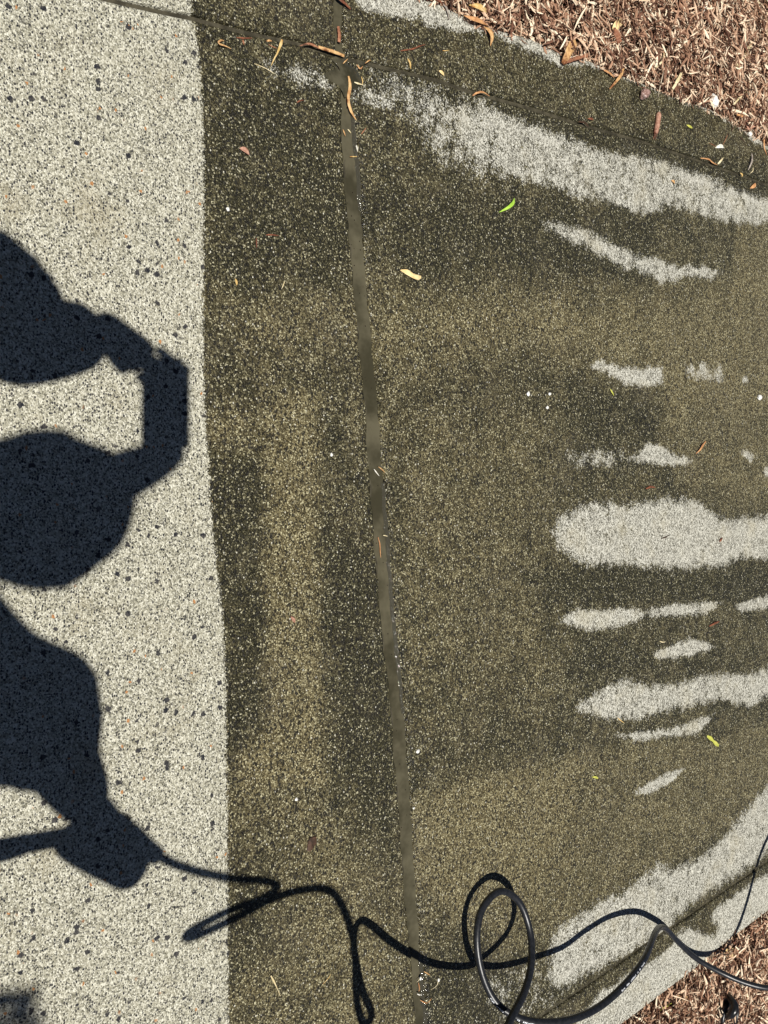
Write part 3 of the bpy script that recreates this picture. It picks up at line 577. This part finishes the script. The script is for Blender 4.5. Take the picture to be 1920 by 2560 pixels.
leaf('green_leaf', 'green leaf tip at the right edge of the photo on the bark', 'leaf', [(1912, 305), (1920, 314), (1932, 322)], 13, 'green', .004, z0=.012)
leaf('bark_chunk', 'brown flat bark flake inside the right of the bark bed', 'bark', [(1797, 168), (1802, 178), (1806, 188)], 13, 'brown', .003, z0=.018)
# the main slabs
leaf('green_leaf', 'bright green curved leaf on the dark wet slab', 'leaf', [(1284, 495), (1277, 509), (1265, 521), (1247, 531)], 9, 'green', .006, cup=.5, shape=(.1, .8, 1, .7, .2))
leaf('dry_leaf', 'cream yellow leaf alone on the slab right of the joint', 'leaf', [(1000, 676), (1013, 682), (1028, 692), (1040, 695), (1051, 693)], 14, 'cream', .004, shape=(.2, 1, .8, .9, .4))
leaf('green_leaf', 'lime yellow leaf pair near the lower right stripes', 'leaf', [(1766, 1840), (1775, 1847), (1782, 1855), (1795, 1864)], 11, 'lime', .003, shape=(.5, 1, .5, 1, .5))
leaf('petal', 'tiny pale yellow leaf bit below the lowest thin stripe', 'leaf', [(1479, 1942), (1486, 1942), (1494, 1946)], 6, 'lime', .002)
twig('leaf_blade', 'short yellow green blade between the small dry patches', 'leaf', [(1524, 973), (1528, 981), (1533, 989)], 5, 'lime', .001)
twig('twig', 'orange tan twig right of the small middle dry patch', 'twig', [(1762, 1104), (1752, 1114), (1746, 1124), (1738, 1134)], 6, 'orange', .004)
twig('bark_flake', 'small dark red flake above the largest dry patch', 'bark', [(1613, 1222), (1624, 1217), (1636, 1219)], 6, 'red', .001)
twig('twig', 'dark red twig between the two long lower stripes', 'twig', [(1771, 1565), (1784, 1557), (1797, 1553)], 6, 'red', .003)
twig('bark_flake', 'dark red speck on the right of the largest dry patch', 'bark', [(1797, 1354), (1800, 1349), (1804, 1344)], 6, 'red', .001)
twig('twig', 'thin dark twig on the middle of the largest dry patch', 'twig', [(1652, 1347), (1662, 1343), (1672, 1338)], 2.5, 'dark', .001)
twig('twig', 'thin tan twig above the long lower stripe', 'twig', [(1648, 1603), (1655, 1605), (1663, 1604)], 3, 'straw', .001)
twig('straw', 'curved yellow straw just below the lower long stripe', 'straw', [(1543, 1794), (1549, 1800), (1559, 1807)], 3, 'yellow', .001)
leaf('petal', 'small yellow petal on dark slab between washed edge and joint', 'petal', [(587, 697), (589, 705), (591, 714)], 6, 'yellow', .001)
twig('twig', 'level thin red twig above the yellow petal', 'twig', [(664, 588), (680, 588), (697, 590)], 4, 'red', .001)
twig('twig', 'upright thin red twig above the yellow petal, left of the level one', 'twig', [(640, 596), (640, 608), (641, 620)], 4, 'red', .001)
twig('twig', 'pale upright grass bit left of the joint, right of the yellow petal', 'straw', [(711, 703), (707, 713), (703, 723)], 2.5, 'straw', .001)
leaf('bark_flake', 'reddish curled flake in the tan stain band', 'bark', [(726, 1541), (730, 1548), (736, 1556)], 9, 'pink', .003)
lump('pit_lump', 'flat dark lump standing in for a small pit in the lower brown area', 'stone', (778, 2107), 13, 'dark', .22, 1.4, 2.4, .3, sub=1)  # dark lump set where the slab has a small pit
twig('straw', 'pale pointed straw on the brown slab near the hose shadow loop', 'straw', [(676, 2438), (686, 2458), (700, 2489)], 4.5, 'straw', .002, (.8, 1, .4, .3))
twig('straw', 'faint thin straw right of the pale pointed straw', 'straw', [(826, 2435), (818, 2446), (806, 2460)], 2, 'yellow', .001)
twig('straw', 'tan needle lying over the right lip of the joint, mid height', 'straw', [(945, 1167), (953, 1174), (962, 1182)], 2.5, 'tan', .002)
twig('straw', 'white needle in the joint beside the tan needle', 'straw', [(936, 1173), (942, 1182), (949, 1190)], 3, 'white', .001, z0=-.002)
twig('straw', 'long orange needle lying down the joint water', 'straw', [(946, 1343), (950, 1360), (951, 1378), (953, 1394)], 3, 'orange', .0008, z0=-.002)
twig('straw', 'tan short needle tip at the right lip above the orange needle', 'straw', [(957, 1338), (962, 1339), (968, 1341)], 2.5, 'straw', .001)
for i, (a, lb) in enumerate(((( (1059, 2428), (1066, 2432), (1074, 2437)), 'tan needle right of the joint just under the hose shadow'), (((1045, 2456), (1047, 2470), (1046, 2478)), 'orange needle in the bottom joint between the two white seeds'), (((1050, 2500), (1060, 2505), (1068, 2507)), 'curved orange needle at the bottom joint, lowest of the needles'), (((1068, 2506), (1073, 2500), (1078, 2494)), 'tan needle standing right of the lowest joint needle'), (((1042, 2484), (1048, 2486), (1054, 2484)), 'level white needle across the bottom joint'))):
    twig('straw', lb, 'straw', a, 2.6, ('tan', 'orange', 'orange', 'tan', 'white')[i], .001)
def seed(px, tail, label):
    root = bpy.data.objects.new('winged_seed', None); COL.objects.link(root); c = G(*px); root.location = c; tag(root, label, 'seed')
    bm = bmesh.new(); bmesh.ops.create_icosphere(bm, subdivisions=2, radius=.0032); me = bpy.data.meshes.new('seed_head')
    for v in bm.verts: v.co.y *= .8; v.co.x *= 1.3; v.co.z = v.co.z * .7 + .002
    bm.to_mesh(me); bm.free(); me.materials.append(MATS['pebble']); o = bpy.data.objects.new('seed_head', me); COL.objects.link(o); o.parent = root
    C = lie([px] + tail, .001, .001, 10); V, Fc = tube(C - c, np.linspace(.0009, .0003, 10), 5); mesh_obj('tail', V, Fc, MATS['straw'], root, True)
seed((1095, 2449), [(1090, 2463), (1076, 2474)], 'white seed with curved thin tail on the slab right of the bottom joint')
seed((1050, 2445), [(1045, 2450), (1041, 2455)], 'white seed with short tail at the lip of the bottom joint')
for px, r_, lb in (((1319, 985), 5, 'white pebble on the middle slab, left and upper of a loose three'), ((1373, 985), 4, 'white pebble on the middle slab, right and upper of a loose three'), ((1367, 1019), 4, 'white pebble on the middle slab, lowest of a loose three'), ((1896, 994), 7, 'white oval pebble near the right edge on brown slab'), ((1043, 1878), 5, 'white lump standing in for a glint just right of the lower joint'), ((740, 1998), 4, 'tiny white pebble in the lower brown area left of the joint'), ((828, 1137), 4, 'white grain on the dark slab left of the joint, mid height'), ((569, 524), 5, 'cream pebble beside the washed edge, upper part'), ((1034, 2260 - 240), 2.5, 'tiny grain on the lip of the lower joint')):
    lump('pebble', lb, 'pebble', px, r_, 'pebble', .6, 1.2, random.uniform(0, 3), sub=2)  # the one just right of the lower joint is a glint modelled as a white lump
# lower bark bed
leaf('dry_leaf', 'large cream yellow leaf on the bark beside the hose shadow', 'leaf', [(1806, 2388), (1820, 2382), (1832, 2380), (1844, 2385)], 24, 'cream', .006, z0=-.008, shape=(.7, 1, 1, .7, .2))
leaf('dry_leaf', 'yellow leaf on the bark between path edge and black plastic cap', 'leaf', [(1698, 2488), (1712, 2496), (1724, 2506)], 14, 'yellow', .006, z0=-.004)
twig('twig', 'yellow green forked stem on the bark near the bottom edge', 'twig', [(1652, 2526), (1660, 2517), (1682, 2508)], 5, 'lime', .004, z0=-.004)
twig('stick', 'flat grey stick on the bark right of the black plastic cap', 'stick', [(1842, 2542), (1862, 2526), (1886, 2512)], 12, 'grey', .002, (.9, 1, .8), .5, z0=.0)
twig('bark_shred', 'upright red brown shred on the bark just under the hose', 'bark', [(1846, 2474), (1854, 2488), (1866, 2504)], 10, 'brown', .006, (.6, 1, .6), .5, z0=.0)
leaf('dry_leaf', 'pale tan leaf on the bark in front of the hose bend', 'leaf', [(1822, 2430), (1832, 2438), (1842, 2446)], 16, 'cream', .005, z0=-.004)
leaf('dry_leaf', 'orange tan leaf in the bark at the bottom edge', 'leaf', [(1612, 2560), (1622, 2548), (1634, 2540)], 18, 'tan', .006, z0=-.010)
leaf('dry_leaf', 'yellow orange leaf at the right edge below the hose', 'leaf', [(1904, 2535), (1914, 2520), (1924, 2505)], 12, 'yellow', .006, z0=.002)

# black round plastic cap half sunk in the bark
def plastic_cap():
    root = bpy.data.objects.new('plastic_cap', None); COL.objects.link(root); c = G(1812, 2534, .02); c[2] = .016; root.location = c
    tag(root, 'black round plastic cap half sunk in the lower bark bed', 'cap')
    n = 40; prof = [(.046, -.03), (.047, .018), (.0455, .024), (.041, .026), (.038, .024), (.036, .015), (.0, .013)]
    V = []; Fc = []
    for r_, z in prof[:-1]:
        for k in range(n): a = 2 * math.pi * k / n; V.append((r_ * math.cos(a), r_ * math.sin(a), z))
    V.append((0, 0, .013)); m = len(prof) - 1
    for i in range(m - 1): Fc += [(i * n + k, i * n + (k + 1) % n, (i + 1) * n + (k + 1) % n, (i + 1) * n + k) for k in range(n)]
    Fc += [((m - 1) * n + k, (m - 1) * n + (k + 1) % n, m * n) for k in range(n)]
    mesh_obj('rim', V, Fc, M_BLK, root, True)
    C = np.array([(-.01, -.02, .02), (-.035, -.035, .045), (-.055, -.02, .045), (-.066, .0, .0)]); C = smooth_line(C, 18); V, Fc = tube(C, .011, 12); mesh_obj('pipe', V, Fc, M_BLK, root, True)
plastic_cap()

# ------------------------------------------------------------------ the hose
A_PX = (440, 945)
def real_pt(P, t):
    """3-D point seen at photo pixel P whose shadow lies fraction t of the way to the anti-solar pixel"""
    lo, hi = 0.0, 1.2
    for _ in range(40):
        z = (lo + hi) / 2; X = G(P[0], P[1], z); S = X + SUNR * z
        d = S - np.array([0, 0, H]); dep = d @ FW; su = 960 + FL * (d @ RX) / dep; svv = 1280 - FL * (d @ UY) / dep
        tt = ((P[0] - su) * (P[0] - A_PX[0]) + (P[1] - svv) * (P[1] - A_PX[1])) / ((P[0] - A_PX[0]) ** 2 + (P[1] - A_PX[1]) ** 2)
        if tt < t: lo = z
        else: hi = z
    return X
HR = .0077
hose = [real_pt((2480, 2350), .25), real_pt((2250, 2400), .19), real_pt((2080, 2452), .13), real_pt((1990, 2468), .095), real_pt((1920, 2470), .070), real_pt((1860, 2456), .050), real_pt((1800, 2430), .030), real_pt((1740, 2396), .014), real_pt((1695, 2355), .008), real_pt((1670, 2327), .009),
        real_pt((1652, 2318), .017), real_pt((1637, 2334), .040), real_pt((1612, 2395), .072), real_pt((1565, 2458), .088), real_pt((1505, 2512), .092), real_pt((1440, 2545), .096), real_pt((1370, 2556), .092), real_pt((1300, 2546), .082), real_pt((1240, 2505), .066),
        real_pt((1204, 2430), .050), real_pt((1192, 2340), .040), real_pt((1208, 2268), .032), real_pt((1252, 2228), .030), real_pt((1298, 2256), .034), real_pt((1325, 2330), .045), real_pt((1328, 2410), .062), real_pt((1311, 2480), .078), real_pt((1283, 2535), .090), real_pt((1262, 2575), .10)]
for (u, v, z) in ((1120, 2414, .20), (1050, 2395, .25), (980, 2355, .30), (930, 2314, .34), (905, 2302, .37), (890, 2318, .40), (885, 2360, .42), (893, 2420, .45), (908, 2480, .47), (928, 2530, .49), (921, 2556, .51), (902, 2545, .53), (890, 2480, .56), (888, 2400, .59), (880, 2335, .62), (858, 2270, .66), (832, 2232, .69), (800, 2221, .72), (750, 2226, .75), (690, 2244, .78), (620, 2280, .81), (540, 2318, .83), (480, 2342, .85), (464, 2338, .86), (490, 2318, .87), (570, 2278, .88), (650, 2248, .89), (688, 2226, .90), (690, 2212, .91), (660, 2202, .92), (600, 2198, .93), (520, 2184, .95), (450, 2164, .97), (395, 2140, .99), (350, 2120, 1.0)):
    hose.append(lift(u, v, z))
HC = smooth_line(np.array(hose), len(hose) * 8)
HC[:, 2] = np.maximum(HC[:, 2], HR + .001)
hroot = bpy.data.objects.new('pressure_hose', None); COL.objects.link(hroot); tag(hroot, 'black rubber pressure hose looping over the path corner and bark', 'hose')
h0 = Vector(HC[0]); h0.z = 0; hroot.location = h0; h0 = np.array(h0)
V, Fc = tube(HC - h0, HR, 20); mesh_obj('hose_tube', V, Fc, M_HOSE, hroot, True)
Tn, Nn, Bn = frames(HC); arc = np.concatenate([[0], np.cumsum(np.linalg.norm(np.diff(HC, axis=0), axis=1))])
camp = np.array([0, 0, H])
def proj(X):
    d = X - camp; return 960 + FL * (d @ RX) / (d @ FW), 1280 - FL * (d @ UY) / (d @ FW)
def print_marks(u0, v0, u1, v1, groups, side):
    pj = np.array([proj(X) for X in HC]); a = int(np.argmin(np.hypot(pj[:, 0] - u0, pj[:, 1] - v0))); b = int(np.argmin(np.hypot(pj[:, 0] - u1, pj[:, 1] - v1)))
    s0, s1 = arc[a], arc[b]; V = []; Fc = []; tot = sum(g for g, _ in groups) + sum(gp for _, gp in groups); s = 0
    def pt(sv_, ang):
        X = np.array([np.interp(sv_, arc, HC[:, k]) for k in range(3)]); T = np.array([np.interp(sv_, arc, Tn[:, k]) for k in range(3)]); T /= np.linalg.norm(T)
        n = camp - X; n -= T * (n @ T); n /= np.linalg.norm(n); bb = np.cross(T, n); return X + (n * math.cos(ang) + bb * math.sin(ang)) * (HR + .0003) - h0
    for g, gap in groups:
        k = g * 2; cw = g / tot / k
        for q in range(k):
            c0 = s0 + (s1 - s0) * (s / tot + q * cw); c1 = c0 + (s1 - s0) * cw * random.choice([.5, .62, .7])
            lo_ = side - random.choice([.22, .22, .08]); hi_ = side + random.choice([.22, .22, .1])
            i = len(V); V += [pt(c0, lo_), pt(c1, lo_), pt(c1, hi_), pt(c0, hi_)]; Fc.append((i, i + 1, i + 2, i + 3))
        s += g + gap
    mesh_obj('printed_marking', V, Fc, M_INK, hroot)
print_marks(1603, 2412, 1548, 2478, [(3, 1), (1, 1), (1, 1), (4, 1), (2, 1), (2, 0)], -.62)
print_marks(1228, 2492, 1262, 2525, [(2, 1), (3, 0)], -.62)
print_marks(1292, 2545, 1330, 2556, [(1, 1), (4, 0)], -.62)

# ------------------------------------------------------------------ the photographer, who stands behind the camera and throws the big shadow
def skin_mesh(name, pts, edges, rads, mat, parent=None, sub=2, root=0, disp=0):
    me = bpy.data.meshes.new(name); me.from_pydata([tuple(map(float, p)) for p in pts], edges, []); me.materials.append(mat)
    o = bpy.data.objects.new(name, me); COL.objects.link(o); o.modifiers.new('skin', 'SKIN'); sm_ = o.modifiers.new('sub', 'SUBSURF'); sm_.levels = sub; sm_.render_levels = sub
    sk = me.skin_vertices[0].data
    for i, r_ in enumerate(rads): sk[i].radius = (r_, r_) if np.isscalar(r_) else r_; sk[i].use_root = (i == root)
    o.modifiers['skin'].use_smooth_shade = True
    if disp:
        tx = bpy.data.textures.new('folds', 'CLOUDS'); tx.noise_scale = .07; dm_ = o.modifiers.new('folds', 'DISPLACE'); dm_.texture = tx; dm_.strength = disp; dm_.texture_coords = 'GLOBAL'
    if parent: o.parent = parent
    return o
phone_c = None
FX = np.array([.20, -.36])      # where the feet stand
ls = lift(-40, 640, 1.38); le = lift(25, 870, 1.15); lw = lift(262, 828, 1.25); lh = lift(352, 893, 1.27)
rs = lift(88, 1795, 1.34); re_ = lift(130, 1860, 1.10); rw = lift(235, 2040, .99); rh = lift(285, 2105, .98)
hd = lift(65, 1290, 1.62); nk = lift(-30, 1245, 1.50); chest = np.array([.24, -.55, 1.18]); pel = np.array([.20, -.46, .93])
P = [pel, chest * .45 + pel * .55, chest, nk, hd - np.array([0, -.0, .03]), hd + np.array([0, .01, .06]), ls, le, lw, rs, re_, rw,
     pel + [-.10, 0, -.04], pel + [-.13, .02, -.47], pel + [-.14, -.02, -.87], pel + [-.16, .13, -.915], pel + [.10, 0, -.04], pel + [.13, .03, -.47], pel + [.14, -.02, -.87], pel + [.17, .13, -.915]]
E_ = [(0, 1), (1, 2), (2, 3), (3, 4), (4, 5), (2, 6), (6, 7), (7, 8), (2, 9), (9, 10), (10, 11), (0, 12), (12, 13), (13, 14), (14, 15), (0, 16), (16, 17), (17, 18), (18, 19)]
Rr = [.15, .14, .13, .105, .088, .085, .075, .080, .054, .085, .062, .036, .095, .062, .042, .035, .095, .062, .042, .035]
person = skin_mesh('person', P, E_, Rr, M_SKIN); tag(person, 'person behind the camera photographing one handed, wearing a cap, spray gun in other', 'person')
def cloth(name, idx, mat, grow):
    mp = {j: i for i, j in enumerate(idx)}; skin_mesh(name, [P[j] for j in idx], [(mp[a], mp[b]) for a, b in E_ if a in mp and b in mp], [Rr[j] + grow for j in idx], mat, person, 3, 0, .05)
cloth('shirt', [0, 1, 2, 6, 7, 9, 10], M_SHIRT, .016)
cloth('trousers', [0, 12, 13, 14, 16, 17, 18], M_JEAN, .014)
def hand(wr, tip_dir, up, curl, parent, mir=1):
    d = tip_dir / np.linalg.norm(tip_dir); s_ = np.cross(d, up); s_ /= np.linalg.norm(s_); u = np.cross(s_, d)
    skin_mesh('palm', [wr - d * .03, wr + d * .045, wr + d * .085], [(0, 1), (1, 2)], [.034, (.036, .02), (.038, .016)], M_SKIN, parent, 2)
    for k, ln in enumerate((.068, .078, .072, .055)):
        b = wr + d * .075 + s_ * mir * (.027 - .018 * k); q = [b]
        dd = d.copy()
        for seg in (.42, .33, .25):
            q.append(q[-1] + dd * ln * seg); dd = dd * math.cos(curl) - u * math.sin(curl); dd /= np.linalg.norm(dd)
        skin_mesh('finger', q, [(0, 1), (1, 2), (2, 3)], [.0095, .009, .008, .0065], M_SKIN, parent, 1)
    b = wr + d * .02 + s_ * mir * .018; q = [b, b + s_ * mir * .012 + d * .022 - u * .008, b + s_ * mir * .016 + d * .045 - u * .012]
    skin_mesh('thumb', q, [(0, 1), (1, 2)], [.013, .011, .009], M_SKIN, parent, 1)
hand(lw, lh - lw, np.array([0, -.6, 1.]), .22, person, 1)
hand(rw, rh - rw, np.array([.3, 0, 1.]), .9, person, -1)
# face
fc = hd + np.array([0, .088, .0])
for dx in (-.032, .032):
    bm = bmesh.new(); bmesh.ops.create_uvsphere(bm, u_segments=12, v_segments=8, radius=.012); me = bpy.data.meshes.new('eye'); bm.to_mesh(me); bm.free(); me.materials.append(MATS['pebble'])
    o = bpy.data.objects.new('eye', me); COL.objects.link(o); o.location = fc + [dx, -.006, .015]; o.parent = person
skin_mesh('nose', [fc + [0, -.005, .015], fc + [0, .018, -.018]], [(0, 1)], [.009, .013], M_SKIN, person, 1)
# cap with a brim
capo = bpy.data.objects.new('cap', None); COL.objects.link(capo); tag(capo, 'grey cloth cap with a short brim on the head behind the camera', 'cap'); cc = hd + np.array([0, 0, .035]); capo.location = cc
n = 28; V = []; Fc = []
for i, (r_, z) in enumerate(((.118, .0), (.120, .03), (.112, .07), (.085, .10), (.045, .118), (.0001, .122))):
    for k in range(n): a = 2 * math.pi * k / n; V.append((r_ * math.cos(a), r_ * 1.08 * math.sin(a), z))
for i in range(5): Fc += [(i * n + k, i * n + (k + 1) % n, (i + 1) * n + (k + 1) % n, (i + 1) * n + k) for k in range(n)]
co_ = mesh_obj('crown', V, Fc, M_CAP, capo, True); tx_ = bpy.data.textures.new('cloth', 'CLOUDS'); tx_.noise_scale = .05; dp = co_.modifiers.new('folds', 'DISPLACE'); dp.texture = tx_; dp.strength = .03
# brim, turned toward the phone
tipw = lift(440, 1135, 1.60) - cc; br = np.array([tipw[0], tipw[1], 0]); bl = np.linalg.norm(br); br /= bl; bs = np.array([-br[1], br[0], 0]); V = []; Fc = []
for zz in (.002, -.003):
    for i in range(9):
        t = i / 8
        for q in np.linspace(-1, 1, 9):
            w_ = .095 * math.sqrt(max(0, 1 - (t * .97) ** 2)) ; p = br * (.09 + (bl - .09) * t) + bs * q * (w_ * .42 + .004); V.append((p[0], p[1], zz - .02 * t - .015 * q * q))
for l in (0, 1):
    for i in range(8):
        for j in range(8): a = l * 81 + i * 9 + j; f = (a, a + 1, a + 10, a + 9); Fc.append(f if l else f[::-1])
for i in range(8): Fc += [(i * 9, i * 9 + 9, 81 + i * 9 + 9, 81 + i * 9), (i * 9 + 17, i * 9 + 8, 81 + i * 9 + 8, 81 + i * 9 + 17), (72 + i, 72 + i + 1, 153 + i + 1, 153 + i)]
mesh_obj('brim', V, Fc, M_CAP, capo, True)
# the phone, its lens at the camera
bm = bmesh.new(); bmesh.ops.create_cube(bm, size=1)
for v in bm.verts: v.co.x *= .0785; v.co.y *= .163; v.co.z *= .009
bmesh.ops.bevel(bm, geom=[e for e in bm.edges if abs(e.verts[0].co.z - e.verts[1].co.z) > .001], offset=.011, segments=5, affect='EDGES')
me = bpy.data.meshes.new('phone'); bm.to_mesh(me); bm.free(); me.materials.append(M_PHONE); po = bpy.data.objects.new('phone', me); COL.objects.link(po)
RM = np.array([[0, -1, 0], [ST, 0, -CT], [CT, 0, ST]])
pc = np.array([0, 0, H]) + RX * -.0135 + UY * -.050 - FW * .012
mw = Matrix([[*RM[0], pc[0]], [*RM[1], pc[1]], [*RM[2], pc[2]], [0, 0, 0, 1]]); po.matrix_world = mw
tag(po, 'black phone held level in front of the person to take the photo', 'phone')
# spray gun and lance
gun = bpy.data.objects.new('spray_gun', None); COL.objects.link(gun); gun.location = rh; tag(gun, 'pressure washer spray gun with long lance in the right hand of the person', 'spray gun')
def gpt(u, v, z): return lift(u, v, z) - rh
V, Fc = tube(smooth_line([gpt(150, 2085, 1.0), gpt(215, 2125, 1.0), gpt(290, 2160, 1.0), gpt(345, 2190, .99)], 14), np.interp(np.linspace(0, 1, 14), [0, .15, .6, .9, 1], [.018, .026, .030, .030, .022]), 14); mesh_obj('gun_body', V, Fc, M_GUN, gun, True)
V, Fc = tube(smooth_line([gpt(235, 2020, .97), gpt(300, 2085, .98), gpt(345, 2115, .99), gpt(400, 2143, .99)], 12), np.interp(np.linspace(0, 1, 12), [0, .5, .8, 1], [.02, .026, .018, .013]), 12); mesh_obj('handle', V, Fc, M_BLK, gun, True)
V, Fc = tube(smooth_line([gpt(160, 2092, 1.0), gpt(60, 2110, .93), gpt(-40, 2128, .8), gpt(-200, 2160, .5), gpt(-320, 2190, .3)], 14), .0155, 12); mesh_obj('lance', V, Fc, M_GREY, gun, True)
V, Fc = tube(smooth_line([gpt(60, 2110, .93), gpt(10, 2126, .90), gpt(-40, 2128, .84)], 10), .0175, 12); mesh_obj('lance_grip', V, Fc, M_BLK, gun, True)

# ------------------------------------------------------------------ an unseen tree, added behind and to the right to shade the lower left corner
def tree():
    c = lift(-600, 2780, 2.6); c[1] -= .125; c[0] += .27; root = bpy.data.objects.new('added_shade_tree', None); COL.objects.link(root); root.location = (c[0], c[1], -.03)
    tag(root, 'unseen leafy tree added behind the camera to shade the lower left corner', 'tree')
    V, Fc = tube(smooth_line([(0.05, -.05, 0), (.02, 0, .8), (-.02, .02, 1.6), (0, 0, 2.5)], 14), np.linspace(.05, .02, 14), 10); mesh_obj('trunk', V, Fc, M_TRUNK, root, True)
    for k in range(7):
        a = k * 2.4; V, Fc = tube(smooth_line([(0, 0, 1.7 + k * .1), (.15 * math.cos(a), .15 * math.sin(a), 2.1 + k * .1), (.32 * math.cos(a), .32 * math.sin(a), 2.4 + k * .1)], 8), np.linspace(.016, .005, 8), 6); mesh_obj('branch', V, Fc, M_TRUNK, root, True)
    n = 16000; d = rng.normal(size=(n, 3)); d /= np.linalg.norm(d, axis=1)[:, None]; r_ = .42 * rng.uniform(0, 1, n) ** .4
    lobes = 1 + .15 * np.sin(d[:, 0] * 5 + 1) * np.sin(d[:, 1] * 6) ; C = d * (r_ * lobes)[:, None]; C[:, 2] = C[:, 2] * 1.1 + 2.63
    a = rng.normal(size=(n, 3)); a /= np.linalg.norm(a, axis=1)[:, None]; b = np.cross(a, rng.normal(size=(n, 3))); b /= np.linalg.norm(b, axis=1)[:, None]
    L = rng.uniform(.02, .035, n)[:, None]; Vq = np.stack([C - a * L, C + b * L * .4, C + a * L, C - b * L * .4], 1).reshape(-1, 3)
    quads_obj('crown', Vq, np.arange(n * 4).reshape(-1, 4), M_LEAFC, parent=root)
tree()
